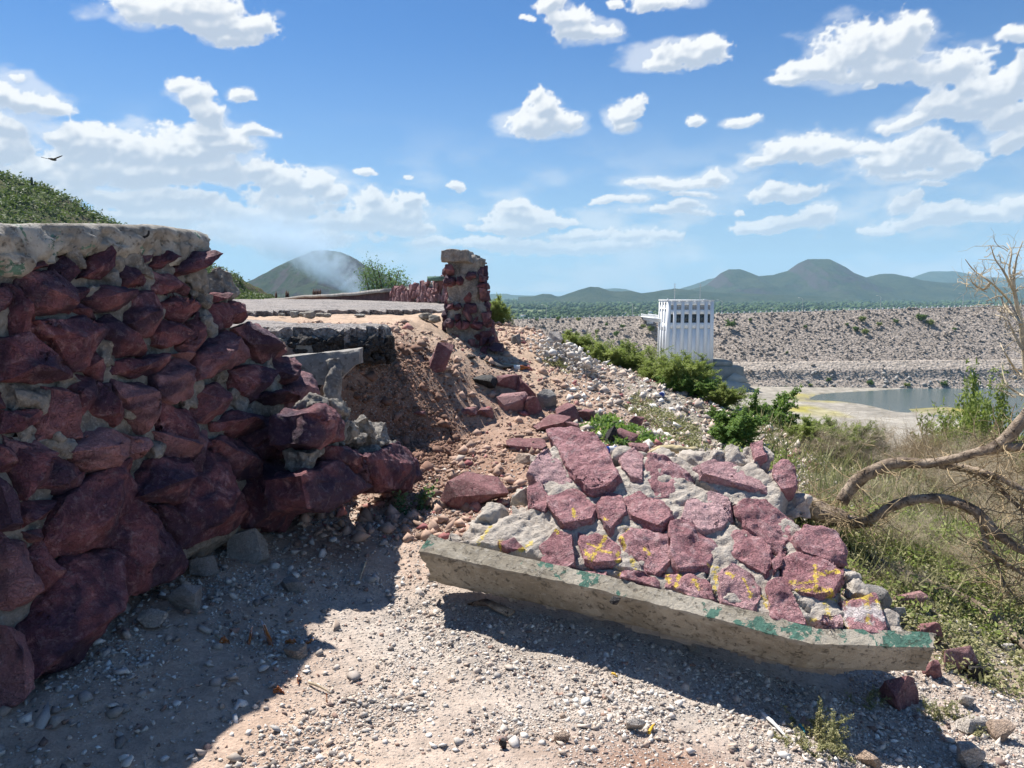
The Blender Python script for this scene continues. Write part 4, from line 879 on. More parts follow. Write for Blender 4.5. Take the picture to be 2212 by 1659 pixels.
ROCKS = [
 ('large red boulder with a flat lit top between the wall and the fallen slab', 1022, 1104, 150, 76, L_, 3, .7),
 ('upright red block leaning beside the path below the pier', 950, 814, 46, 72, L_, 4, .6),
 ('small rounded pink stone at the foot of the leaning red block', 968, 818, 26, 14, T_n, 5, .8),
 ('pinkish slab of rock at the upper left of the red rock pile', 1103, 850, 66, 36, L_, 6, .8),
 ('rough red rock peak crowning the red rock pile', 1140, 862, 62, 58, L_, 7, .8),
 ('broad flat red rock at the left foot of the red rock pile', 1112, 893, 78, 42, L_, 8, .8),
 ('blocky red rock low in the middle of the red rock pile', 1152, 898, 44, 42, L_, 9, .8),
 ('grey and red lump right of the peak in the red rock pile', 1182, 885, 42, 44, G_, 10, .8),
 ('dark red rock behind the long tilted slab of the pile', 1226, 912, 60, 40, L_, 11, .8),
 ('long tilted pink slab at the lower right of the red rock pile', 1196, 932, 84, 36, L_, 12, .7),
 ('small orange red stone at the right end of the rock pile', 1236, 932, 36, 20, L_, 13, .8),
 ('red rock wedged at the far right of the pile against green plants', 1264, 912, 44, 26, L_, 14, .8),
 ('flat red slab lying alone on the dirt above the fallen wall section', 1136, 976, 84, 24, L_, 15, .7),
 ('round brown stone on the dirt touching the fallen section at upper left', 1132, 1008, 48, 26, T_n, 16, .9),
 ('low pink stone left of the rock pile on the dirt', 1012, 902, 40, 18, L_, 17, .8),
 ('flat reddish stone beside the low pink stone on the dirt', 1046, 908, 46, 22, L_, 18, .8),
 ('dark upright chunk among the green creeper behind the slab', 1322, 958, 30, 40, D_r, 19, .8),
 ('dark red stone right of the dark chunk in the creeper', 1352, 962, 56, 34, L_, 20, .8),
 ('purple red stone just behind the top edge of the slab', 1380, 985, 48, 26, L_, 21, .8),
 ('small red stone on the gravel slope right of the creeper', 1378, 924, 34, 26, L_, 22, .8),
 ('pink rock lying under the right end of the fallen cap', 1962, 1536, 100, 66, L_, 23, .8),
 ('rounded pink and white rock right of the fallen cap', 2080, 1458, 76, 62, L_, 24, .8),
 ('dark red rock behind the right end of the fallen cap', 2016, 1400, 54, 58, L_, 25, .8),
 ('small pink and white stone between the cap end and the rounded rock', 2020, 1470, 44, 44, L_, 26, .8),
 ('red faced block with white mortar in the weeds', 1974, 1322, 64, 44, L_, 27, .8),
 ('grey rounded rock leaning on the right side of the slab', 1902, 1342, 72, 72, G_, 28, .8),
 ('pale angular stone beside the grey rock and the weeds', 1945, 1352, 40, 40, W_, 29, .8),
 ('long flat white stone on the gravel at the lower right', 2108, 1592, 80, 34, W_, 30, .6),
 ('tan blocky stone right of the long white stone', 2172, 1606, 54, 44, T_n, 31, .8),
 ('white stone above the long flat white stone', 2092, 1530, 38, 30, W_, 32, .8),
 ('tan stone cut by the bottom edge below the weeds', 1882, 1662, 54, 32, T_n, 33, .8),
 ('large pale stone near the bottom right corner', 2108, 1668, 60, 60, W_, 34, .8),
 ('white stone at the right edge beside the dry weeds', 2182, 1412, 30, 22, W_, 35, .8),
 ('dark elongated rock behind the rounded pink rock', 2128, 1478, 60, 42, D_r, 36, .8),
 ('white stained rock in the shade near the broken glass', 396, 1328, 74, 66, G_, 37, .8),
 ('flat pale slab in the shade left of the white stained rock', 322, 1362, 66, 42, W_, 38, .7),
 ('grey block in the shade under the big red foundation stone', 430, 1252, 62, 46, G_, 39, .8),
 ('grey brown boulder half buried in the shaded bank', 530, 1212, 92, 72, G_, 40, .6),
 ('light grey rock in the shade near the shadow edge', 628, 1284, 60, 34, G_, 41, .8),
 ('buff flat rock lying half in the shadow edge', 632, 1424, 60, 22, T_n, 42, .8),
 ('small grey stone lying in the shade under the kink of the cap', 1500, 1412, 36, 28, G_, 43, .8),
 ('long white stone on the gravel in front of the fallen cap', 1374, 1586, 50, 32, W_, 44, .5),
 ('narrow pinkish stone at the bottom centre of the gravel', 1214, 1606, 40, 30, T_n, 45, .5),
 ('dark pebble with a sharp shadow near the bottom centre', 1086, 1620, 20, 24, D_r, 46, .8),
 ('dark angular rock on the slope crest right of the pier', 1116, 744, 24, 22, G_, 47, .8),
 ('dark stone left of the pier shadow below the pier', 1014, 778, 26, 12, D_r, 48, .8),
 ('big white block on top of the pale rubble heap', 1196, 750, 40, 34, W_, 49, .8),
 ('white block at the left end of the pale rubble heap', 1172, 756, 34, 22, W_, 50, .8),
 ('grey stone at the right end of the pale rubble heap', 1258, 790, 26, 18, W_, 51, .8),
 ('dark stone at the edge of the slope under the first shrubs', 1340, 790, 30, 20, D_r, 52, .8),
 ('reddish stone lying on the path below the crumbling bank', 905, 905, 30, 12, L_, 53, .8),
]
for (lab, px, py, w_, h_, mt, sd_, dp) in ROCKS:
    kk = {}
    if 'leaning beside' in lab: kk = dict(lean=.25, sink=.1)
    loose('rock', lab, 'rock', px, py, w_, h_, mt, sd_, dp, **kk)
loose('asphalt_chunk', 'crumbly black asphalt chunk on the dirt left of the red rock pile', 'asphalt chunk', 1044, 844, 60, 26, M['tar'], 60)
COB = [('big pale boulder in the cut below the asphalt, partly behind the wall', 602, 764, 44, 42, 61), ('humped pale boulder sticking out of the cut below the broken asphalt', 664, 768, 74, 48, 62), ('small pale cobble peeping between the wall and the kerb', 640, 772, 26, 16, 63)]
for i, (lab, px, py, w_, h_, sd_) in enumerate(COB): loose('cobble', lab, 'cobble', px, py, w_, h_, K_, sd_, .9, 'cobbles at the broken road edge', Y=6.72, n=40, sharp=80, amp=.006)
for i, (px, py, w_, h_, nm) in enumerate([(634, 681, 20, 13, 'leftmost pinkish cobble of the row under the upper asphalt edge'), (652, 680, 16, 10, 'second small reddish cobble of the row under the upper asphalt edge'), (666, 683, 24, 14, 'greenish grey cobble, third from the left under the upper asphalt edge'), (689, 681, 22, 9, 'dark flat cobble, fourth from the left under the upper asphalt edge'), (704, 682, 20, 9, 'grey cobble, fifth from the left under the upper asphalt edge'), (607, 679, 14, 7, 'small pebble left of the cobble row under the upper asphalt edge'), (920, 686, 34, 14, 'long pale cobble in the dirt just left of the pier'), (938, 692, 26, 16, 'grey cobble touching the left side of the pier'), (776, 681, 26, 6, 'low pale cobble in the sandy gap before the upper road')]):
    loose('cobble', nm, 'cobble', px, py, w_, h_, K_, 70 + i, .9, 'cobbles at the broken road edge', n=40, sharp=80, amp=.006, Y=[9.9, 9.9, 9.8, 9.9, 9.9, 9.6, 9.6, 9.5, 10.1][i])

# ------------------------------------------------------------------ gravel
ICO_V = None
def icos():
    bm = bmesh.new(); bmesh.ops.create_icosphere(bm, subdivisions=1, radius=1); V = np.array([v.co[:] for v in bm.verts]); F = np.array([[v.index for v in f.verts] for f in bm.faces]); bm.free(); return V, F
IV, IF = icos()
OV = np.array([(1, 0, 0), (-1, 0, 0), (0, 1, 0), (0, -1, 0), (0, 0, 1), (0, 0, -1)], float); OF = np.array([(0, 2, 4), (2, 1, 4), (1, 3, 4), (3, 0, 4), (2, 0, 5), (1, 2, 5), (3, 1, 5), (0, 3, 5)])
def pebbles(X, Y, Z, size, cols, r, ico=True, flat=(.35, .75), jit=.3):
    BV, BF = (IV, IF) if ico else (OV, OF); n = len(X); m_ = len(BV)
    th = r.uniform(0, 2 * math.pi, n); sc = np.column_stack([np.ones(n), r.uniform(.55, 1, n), r.uniform(*flat, n)]) * size[:, None]
    v = BV[None] * (1 + jit * r.normal(size=(n, m_, 1)).clip(-1.8, 1.8)) * sc[:, None, :]
    tx = r.normal(0, .35, n); v[:, :, 2] += v[:, :, 0] * tx[:, None]
    c, s_ = np.cos(th)[:, None], np.sin(th)[:, None]; x = v[:, :, 0] * c - v[:, :, 1] * s_; y = v[:, :, 0] * s_ + v[:, :, 1] * c
    V = np.stack([x + X[:, None], y + Y[:, None], v[:, :, 2] + Z[:, None]], 2).reshape(-1, 3)
    F = (BF[None] + (np.arange(n) * m_)[:, None, None]).reshape(-1, 3)
    return V, F, np.repeat(cols, m_, 0)
PAL = np.array([(.64, .58, .52), (.76, .72, .66), (.50, .43, .37), (.36, .31, .27), (.58, .46, .37), (.70, .62, .53), (.42, .28, .22), (.54, .50, .46), (.24, .18, .16)])
PALR = np.array([(.36, .15, .14), (.30, .12, .12), (.42, .22, .19), (.48, .34, .28), (.5, .42, .35), (.3, .2, .16)])
def scatter_polar(n, r0, r1, a0, a1, r):
    rr = r0 * (r1 / r0) ** r.random(n); a = np.radians(r.uniform(a0, a1, n)); return rr * np.sin(a), rr * np.cos(a), rr
def build_gravel():
    r = np.random.default_rng(3); out = []
    def inside_slab(x, y):
        P = [(-.35, 3.9), (1.6, 3.35), (1.75, 4.1), (.2, 4.7)]; return inpoly(x, y, P)
    # fine gravel near the camera
    x, y, rr = scatter_polar(230000, 2.0, 6.2, -40, 40, r); q = np.column_stack([x, y, 0 * x])
    dens = np.clip(.60 + 1.5 * fbm(q, .8, 3, 701) + .7 * fbm(q, 4, 2, 702), .04, 1) * (1 - .55 * ss(4.4, 5.4, y + .3 * x)); dens = dens * (1 - .8 * np.exp(-((x - .55) / .42) ** 2 - ((y - 2.55) / .22) ** 2)); k = (r.random(len(x)) < dens) & ~inside_slab(x, y) & (x > -1.95 + .2 * (y - 2.7))
    x, y = x[k], y[k]; s_ = (.0030 * np.exp(r.exponential(.42, len(x)))).clip(0, .019); z = H(x, y) + s_ * .22
    c = PAL[r.choice(len(PAL), len(x), p=[.2, .17, .15, .08, .12, .14, .03, .08, .03])] * r.uniform(.6, 1.12, (len(x), 1))
    out.append(pebbles(x, y, z, s_, c, r, False, (.4, .85), .32))
    # coarser stones in the foreground, thicker under the slab and beside the wall
    x, y, rr = scatter_polar(2600, 2.0, 7, -40, 40, r)
    w_ = .25 + .75 * np.exp(-((y - (3.3 - .25 * x)) / .45) ** 2) * (x > -.5) + .8 * (x < -.9) * (y < 5) + .5 * (x > 1.3); k = (r.random(len(x)) < w_) & ~inside_slab(x, y) & (x > -1.95 + .2 * (y - 2.7)); x, y = x[k], y[k]
    s_ = .0075 * np.exp(r.exponential(.36, len(x))).clip(0, 3.2); z = H(x, y) + s_ * .3
    c = PAL[r.choice(len(PAL), len(x))] * r.uniform(.75, 1.15, (len(x), 1)); out.append(pebbles(x, y, z, s_, c, r, True, (.35, .75), .34))
    x, y = r.uniform(-1.95, -.35, 4200), r.uniform(1.9, 5.2, 4200); dw = x - (-1.95 + .2 * (y - 2.7)); k = (dw > 0) & (r.random(4200) < np.exp(-dw / .55)) ; x, y = x[k], y[k]
    s_ = .006 * np.exp(r.exponential(.50, len(x))).clip(0, 5); c = PAL[r.choice(8, len(x))] * np.array([[.72, .72, .74]]) * r.uniform(.55, 1.15, (len(x), 1)); out.append(pebbles(x, y, H(x, y) + s_ * .3, s_, c, r, True, (.35, .85), .36))
    # clods and chips on the path and the eroded bank
    x, y, rr = scatter_polar(30000, 4.6, 14, -16, 22, r); k = (sdpoly(x, y, BENCH) < .8) & (r.random(len(x)) < .75) & ~inside_slab(x, y) & ((y < 8.8) | (x > -.8)); x, y = x[k], y[k]
    s_ = (.0055 * np.exp(r.exponential(.55, len(x)))).clip(0, .05) * (1 + .05 * y); z = H(x, y) + s_ * .2
    bank = np.exp(-((x + 1.0) / .5) ** 2 - ((y - 6.7) / 1.1) ** 2) > .35
    c = np.where((r.random(len(x)) < .16)[:, None], PALR[r.choice(len(PALR), len(x))], np.where((x > .6)[:, None], PAL[r.choice(6, len(x))], np.array([(.34, .235, .18)]) * r.uniform(.7, 1.5, (len(x), 1))))
    c = np.where(bank[:, None], np.array([(.22, .13, .095)]) * r.uniform(.6, 1.5, (len(x), 1)), c); out.append(pebbles(x, y, z, s_, c, r, False, (.5, .9), .3))
    # crumbs thick on the bank itself
    x, y = r.uniform(-1.8, -.35, 12000), r.uniform(5.4, 8.2, 12000); k = np.exp(-((x + 1.0) / .5) ** 2 - ((y - 6.7) / 1.0) ** 2) > r.random(12000) * .8; x, y = x[k], y[k]; s_ = .006 * np.exp(r.exponential(.5, len(x))).clip(0, 4)
    out.append(pebbles(x, y, H(x, y) + s_ * .2, s_, np.array([(.20, .12, .085)]) * r.uniform(.5, 1.7, (len(x), 1)), r, True, (.5, .9), .3))
    # stony slope right of the path
    x, y, rr = scatter_polar(19000, 4.5, 13, -4, 30, r); k = (sdpoly(x, y, BENCH) < 1.0) & (x > .35 + .0 * y) & ~inside_slab(x, y) & ~((x > 1.9) & (y < 7) & (r.random(len(x)) < .93)); x, y = x[k], y[k]
    s_ = (.0050 * np.exp(r.exponential(.55, len(x)))).clip(0, .038); c = PAL[r.choice(8, len(x))] * np.array([[.80, .75, .70]]) * r.uniform(.55, 1.0, (len(x), 1)); c = np.where((r.random(len(x)) < .12)[:, None], PALR[r.choice(len(PALR), len(x))], c)
    out.append(pebbles(x, y, H(x, y) + s_ * .25, s_, c, r, True, (.45, .8), .25))
    V = []; F = []; C = []; n = 0
    for (v, f, c) in out: V.append(v); F.append(f + n); C.append(c); n += len(v)
    o = mk('gravel', np.vstack(V), np.vstack(F), M['gravel'], origin=(0, 3, 0), attrs={'Col': np.clip(np.vstack(C), .02, .8)}); tag(o, kind='stuff')
    # pale rubble heap on the slope crest
    x0 = np.array([hit(px, py) for px, py in [(1175, 765), (1195, 770), (1215, 775), (1235, 785), (1255, 800), (1275, 808)]]); i = r.integers(0, 6, 420)
    X = x0[i, 0] + r.normal(0, .12, 420); Y = x0[i, 1] + r.normal(0, .22, 420); s_ = .021 * np.exp(r.exponential(.4, 420)).clip(0, 3); Z = H(X, Y) + r.random(420) ** 2 * .22 + s_ * .3
    V, F, c = pebbles(X, Y, Z, s_, PAL[[0, 1, 5, 7]][r.integers(0, 4, 420)] * r.uniform(.6, .95, (420, 1)), r, True, (.5, .8), .2); tag(mk('rubble_heap', V, F, M['gravel'], attrs={'Col': c}), kind='stuff')
build_gravel()

# ------------------------------------------------------------------ far land: hills, dam, tower, valley
def hill_mat(name, c1, c2, rock, sc, rk=.0):
    def fn(t):
        p = t.pos(); n1 = t.noise(p, sc, 6, 0.7); n2 = t.noise(p, sc * 7, 5, 0.75); nz = t.new('ShaderNodeSeparateXYZ'); t.put(nz.inputs[0], t.new('ShaderNodeNewGeometry').outputs['Normal'])
        c = t.mix(t.ramp(n1, 0.35, 0.65), c1, c2); c = t.mix(t.ramp(n2, 0.45, 0.7, 0, .6), c, tuple(v * .45 for v in c1))
        c = t.mix(t.math('MULTIPLY', t.ramp(nz.outputs[2], .93, .80), t.ramp(n2, .35 - rk, .6 - rk)), c, rock)
        return c, t.bump(n2, .8, 1.2 / sc * .1)
    return material(name, fn, .95, .05)
M['hill_green'] = hill_mat('green scrub hillside', (.050, .085, .024), (.095, .125, .040), (.16, .12, .09), .09)
M['hill_far'] = hill_mat('distant green brown mountain', (.028, .044, .026), (.055, .066, .036), (.065, .052, .055), .006, .1)
def mountain(name, pts, Y, depth, mat, seed, nx=220, ny=60, rough=.05, base=-46, sym=.5, power=1.0, rf=None):
    """a solid mountain whose skyline follows the measured ridge, falling away both towards and away from us"""
    P = np.array([at(px, py, Y) for px, py in pts]); xs = np.linspace(P[0, 0], P[-1, 0], nx); rz = np.interp(xs, P[:, 0], P[:, 2])
    wd = max(abs(P[-1, 0] - P[0, 0]), 1); rf = rf or 6.0 / wd
    q = np.column_stack([xs, 0 * xs, 0 * xs]); hh = (rz - base); rz = rz + rough * .5 * hh * fbm(q, rf * 4, 4, seed)
    t = np.linspace(-1, 1, ny); Xg, Tg = np.meshgrid(xs, t); Yg = Y + depth * (Tg + (sym - .5) * .0) + depth * .12 * fbm(np.column_stack([xs, 0 * xs, 0 * xs]), rf, 3, seed + 5)[None]
    fall = np.clip(1 - np.abs(Tg), 0, 1) ** power; fall = fall * (1.0) + .15 * np.sin(fall * math.pi) * (fall < 1)
    Z = base - 4 + (rz[None] - base + 4) * fall
    q = np.column_stack([Xg.ravel(), Yg.ravel(), 0 * Xg.ravel()]); gul = np.abs(fbm(q, rf * 2.2, 5, seed + 9)).reshape(Xg.shape)
    Z = Z - (rz[None] - base) * rough * 2.6 * gul * np.clip(np.abs(Tg) * 3.5, 0, 1)
    V = np.column_stack([Xg.ravel(), Yg.ravel(), Z.ravel()]); nr, na = Xg.shape; i, j = np.meshgrid(np.arange(nr - 1), np.arange(na - 1), indexing='ij'); a = (i * na + j).ravel()
    o = mk(name, V, np.stack([a, a + 1, a + na + 1, a + na], 1), mat, smooth=True); return tag(o, kind='structure')
mountain('mountain', [(1400,640),(1440,634),(1480,628),(1530,616),(1560,588),(1578,579),(1600,581),(1640,596),(1670,594),(1700,584),(1722,568),(1742,559),(1785,559),(1805,568),(1830,585),(1870,598),(1900,592),(1935,591),(1960,595),(1990,605),(2040,610),(2080,611),(2140,618),(2260,630),(2420,640)], 5200, 900, M['hill_far'], 1, 420, 90, .10, power=1.5)
mountain('hills', [(1120,641),(1150,640),(1172,634),(1190,635),(1205,641),(1225,634),(1250,625),(1275,619),(1292,620),(1315,628),(1340,629),(1362,628),(1385,633),(1410,630),(1430,626),(1460,622),(1490,626),(1530,630),(1600,634),(1800,640)], 4200, 420, M['hill_far'], 2, 260, 50, .10, power=1.2)
mountain('mountain', [(1440,632),(1500,614),(1530,602),(1545,599),(1560,606),(1600,626),(1650,640)], 8200, 600, M['hill_far'], 3, 120, 30, .05)
mountain('mountain', [(1240,641),(1270,632),(1300,624),(1330,622),(1352,624),(1372,630),(1392,636),(1420,632),(1445,630),(1490,641)], 8800, 600, M['hill_far'], 4, 140, 30, .04)
mountain('mountain', [(1900,640),(1960,604),(1990,592),(2015,584),(2060,584),(2085,590),(2120,598),(2180,600),(2230,596),(2300,606),(2400,640)], 8600, 900, M['hill_far'], 5, 160, 30, .06)
mountain('mesa', [(1010,641),(1050,638),(1062,634.5),(1095,634),(1106,637),(1135,638),(1200,639),(1330,640)], 9300, 600, M['hill_far'], 6, 120, 20, .03)
mountain('mountain', [(420,660),(500,638),(520,629),(560,603),(590,583),(620,564),(650,550),(672,543),(690,540),(712,541),(740,546),(760,552),(775,560),(790,572),(810,582),(850,603),(900,628),(960,655)], 2600, 620, M['hill_far'], 7, 260, 80, .05, power=1.2)
LH = [(-700, 250), (-400, 290), (-160, 335), (0, 369), (40, 383), (80, 400), (130, 424), (165, 444), (200, 462), (245, 489), (300, 520), (380, 570), (440, 610), (500, 660)]
LH2 = [(250, 560), (330, 552), (400, 563), (425, 574), (460, 578), (485, 588), (500, 596), (512, 612), (520, 628), (540, 636), (580, 646), (640, 662)]
H1 = mountain('hill', LH, 230, 120, M['hill_green'], 8, 200, 60, .03, base=-8, power=1.0)
H2 = mountain('hill', LH2, 170, 60, M['hill_green'], 9, 160, 50, .05, base=-6, power=.8)
# scrub on the two near hills: nobody could count it
LQ = np.array([(-.5, -.12, 0), (0, -.2, .12), (.5, -.05, 0), (0, .2, .05)])
def leaves(P, size, r, droop=0.0, asp=.45):
    """one small folded leaf (two triangles) at each point, random attitude"""
    n = len(P); a = r.uniform(0, 2 * math.pi, n); b = r.normal(droop, .6, n); c = r.uniform(-1.2, 1.2, n)
    L = np.column_stack([np.cos(a) * np.cos(b), np.sin(a) * np.cos(b), np.sin(b)]); up = np.array([[0, 0, 1.]]); Wd = np.cross(L, up); Wd /= np.linalg.norm(Wd, axis=1, keepdims=True) + 1e-6
    N = np.cross(L, Wd); Wd = Wd * np.cos(c)[:, None] + N * np.sin(c)[:, None]; N = np.cross(L, Wd); s_ = np.broadcast_to(np.asarray(size, float), (n,))[:, None]
    V = np.stack([P, P + L * s_ * .5 + Wd * s_ * asp * .5 + N * s_ * .06, P + L * s_, P + L * s_ * .5 - Wd * s_ * asp * .5 + N * s_ * .06], 1).reshape(-1, 3)
    F = (np.array([[0, 1, 2], [0, 2, 3]])[None] + (np.arange(n) * 4)[:, None, None]).reshape(-1, 3); return V, F
def clump_leaves(C_, Rr, n, size, r, flat=.8):
    """leaf clumps round centres C_ (m,3) with radii Rr"""
    i = r.integers(0, len(C_), n); d = r.normal(size=(n, 3)); d /= np.linalg.norm(d, axis=1, keepdims=True); d *= (r.random(n) ** .45)[:, None]; d[:, 2] *= flat
    P = C_[i] + d * Rr[i][:, None]; V, F = leaves(P, size * r.uniform(.6, 1.3, n), r); return V, F, np.repeat(np.clip(r.normal(.45, .25, n) + .15 * np.sin(i * 1.7), 0, 1), 4)
def surf_points(o, n, r, cond=None):
    me = o.data; V = np.array([v.co[:] for v in me.vertices]) + np.array(o.location); F = np.array([p.vertices[:] for p in me.polygons]); V4 = V[F]
    a = np.linalg.norm(np.cross(V4[:, 2] - V4[:, 0], V4[:, 3] - V4[:, 1]), axis=1); m_ = V4.mean(1)
    if cond is not None: a = a * cond(m_)
    i = r.choice(len(F), n, p=a / a.sum()); u, v = r.random(n)[:, None], r.random(n)[:, None]
    return (V4[i, 0] * (1 - u) * (1 - v) + V4[i, 1] * u * (1 - v) + V4[i, 2] * u * v + V4[i, 3] * (1 - u) * v)
def build_scrub():
    r = np.random.default_rng(21)
    for o, n, k, rad in ((H1, 5200, 16, (.9, 2.2)), (H2, 2400, 14, (.5, 1.3))):
        P = surf_points(o, n, r, lambda m: ((m[:, 2] > -6) & (m[:, 0] < -20) & (m[:, 0] > -230) & (m[:, 1] < (240 if o is H1 else 176))).astype(float)); Rr = r.uniform(*rad, n); C_ = P + np.array([0, 0, 1.]) * (Rr * .45)[:, None]
        V, F, a = clump_leaves(C_, Rr, n * k, rad[1] * .42, r, .75); tag(mk('hillside_scrub', V, F, M['leaf_far'], attrs={'rnd': a}), kind='stuff')
build_scrub()
M['cactus'] = simple('dull green cactus', (.05, .07, .035), .8, .2, .2, 2)
def build_cacti():
    lab = ['tall single columnar cactus on the skyline of the left green hill', 'branching columnar cactus lower on the skyline of the left green hill', 'small columnar cactus just beside the branching one']
    for n_, (px, py, tp, arms) in enumerate([(69, 402, 383, 1), (179, 462, 448, 2), (184, 464, 456, 1)]):
        b = at(px, py, 228); t = at(px, tp, 228); h = t[2] - b[2] + 1; mb = MB(); b = b - [0, 0, 1]
        V, F = polytube([b, b + [0, 0, h * .5], b + [.05, 0, h * .95], b + [.05, 0, h]], [.32, .36, .3, .1], 10, 5, .08); mb.add(V, F)
        if n_ < 2:
            for sg in (1, -1)[:arms + (n_ == 0) * 0]: V, F = polytube([b + [0, 0, h * .35], b + [sg * .7, 0, h * .4], b + [sg * 1.0, 0, h * .6], b + [sg * 1.05, 0, h * (.72 if sg > 0 else .85)]], [.2, .26, .26, .08], 8, 5, .08); mb.add(V, F)
        V, F, _ = mb.get(); tag(mk('columnar_cactus', V, F, M['cactus'], smooth=True), lab[n_], 'cactus')
build_cacti()

# ---- embankment dam
CRX0, CRX1 = -60.0, 620.0
def crest(X): return -12.4 + .0278 * np.clip(X, -60, 330) + 1e-5 * 0
def crest_y(X): return 420 + 0 * X
def build_dam():
    T = thing('embankment_dam', 'long grey rockfill dam with a flat crest stretching behind the white tower', 'dam', (150, 400, ZW))
    xs = np.arange(CRX0, CRX1, 1.1); prof = []
    for t in np.linspace(0, 1, 60): prof.append(t)
    prof = np.array(prof); Xg, Tg = np.meshgrid(xs, prof); cz = crest(Xg); toe = ZW - 1.5
    s_ = Tg; bench = .035 * ss(.66, .70, s_) - .035 * ss(.80, .86, s_); Z = cz + (toe - cz) * (s_ - bench * 1.6); Y = 420 - 62 * s_
    q = np.column_stack([Xg.ravel(), Y.ravel(), Z.ravel()]); rg = (.4 * np.abs(fbm(q, .35, 3, 901)) + .5 * fbm(q, .05, 3, 903)).reshape(Xg.shape) * ss(0, .03, s_)
    rg = rg * (1 - .8 * ss(.64, .68, s_) * (1 - ss(.74, .8, s_)))
    Z = Z + rg; V = np.column_stack([Xg.ravel(), Y.ravel(), Z.ravel()]); nr, na = Xg.shape; i, j = np.meshgrid(np.arange(nr - 1), np.arange(na - 1), indexing='ij'); a = (i * na + j).ravel(); F = np.stack([a, a + na, a + na + 1, a + 1], 1)
    col = np.array([(.31, .265, .225)]) * (1 + .2 * fbm(q, .04, 4, 905))[:, None]; band = ((s_ > .66) & (s_ < .80)).ravel()[:, None]; col = np.where(band, np.array([(.37, .32, .27)]), col)
    def fn(t):
        p = t.obj(); c = t.attr('Col', 'Color'); v = t.vor(t.vec('MULTIPLY', p, (1, 1, 1.4)), .75, 'F1', 'Color'); g = t.new('ShaderNodeSeparateColor'); t.put(g.inputs[0], v); n = t.noise(p, .6, 5, .7)
        c2 = t.vec('SCALE', c, None); t.put(c2.node.inputs['Scale'], t.math('MULTIPLY', t.ramp(g.outputs[0], 0, 1, .75, 1.2, False), t.ramp(n, .3, .7, .7, 1.25, False))); return c2, t.bump(t.vor(p, .75), .8, .6)
    M['riprap'] = material('rockfill', fn, .95, .05)
    mk('rock_face', V, F, M['riprap'], T, attrs={'Col': np.clip(col, .02, .8)})
    X2 = np.array([CRX0, 330, CRX1]); V = []
    for x in X2:
        z = float(crest(x)); V += [(x, 419.9, z + .02), (x, 428, z + .04), (x, 500, z - 40)]
    mk('crest_road', V, [[0, 3, 4, 1], [3, 6, 7, 4], [1, 4, 5, 2], [4, 7, 8, 5]], simple('crest road', (.27, .24, .21), .9, .1, .1, .3), T)
    # rockfill boulders over the face
    r = np.random.default_rng(31); n = 15000; x = r.uniform(-20, 330, n); s_ = r.random(n); k = ~((s_ > .66) & (s_ < .80) & (r.random(n) < .85)); x, s_ = x[k], s_[k]
    y = 420 - 62 * s_; cz = crest(x); z = cz + (toe - cz) * (s_ - (.035 * ss(.66, .70, s_) - .035 * ss(.80, .86, s_)) * 1.6) + .4; sz = (.19 * np.exp(r.exponential(.48, len(x)))).clip(0, 1.2); low = s_ > .82
    c = np.where(low[:, None], np.array([(.37, .35, .32)]), np.array([(.31, .265, .225)])) * r.uniform(.8, 1.12, (len(x), 1))
    V, F, c = pebbles(x, y, z, sz, c, r, True, (.4, .8), .25); tag(mk('rockfill_boulders', V, F, M['gravel'], origin=(150, 400, -40), attrs={'Col': np.clip(c, .02, .7)}), kind='stuff')
build_dam()
M['white_paint'] = simple('white painted concrete', (.82, .83, .83), .7, .3, .03, .4)
def tower_fn(t):
    p = t.obj(); z = t.new('ShaderNodeSeparateXYZ'); t.put(z.inputs[0], p); n = t.noise(t.vec('MULTIPLY', p, (1, 1, .15)), .9, 5, .7)
    st = t.math('MULTIPLY', t.ramp(t.math('ADD', z.outputs[2], t.math('MULTIPLY', n, 3)), 5.8, 3.2), .75)
    c = t.mix(t.ramp(n, .35, .7), (.86, .87, .87), (.78, .79, .80)); return t.mix(st, c, (.20, .20, .18))
M['tower'] = material('white tower paint with waterline stain', tower_fn, .7, .3)
M['glass'] = simple('dark window glass', (.012, .016, .022), .12, .6, .2, .5)
M['conc_far'] = simple('grey lakeside concrete', (.33, .31, .27), .9, .1, .15, .2)
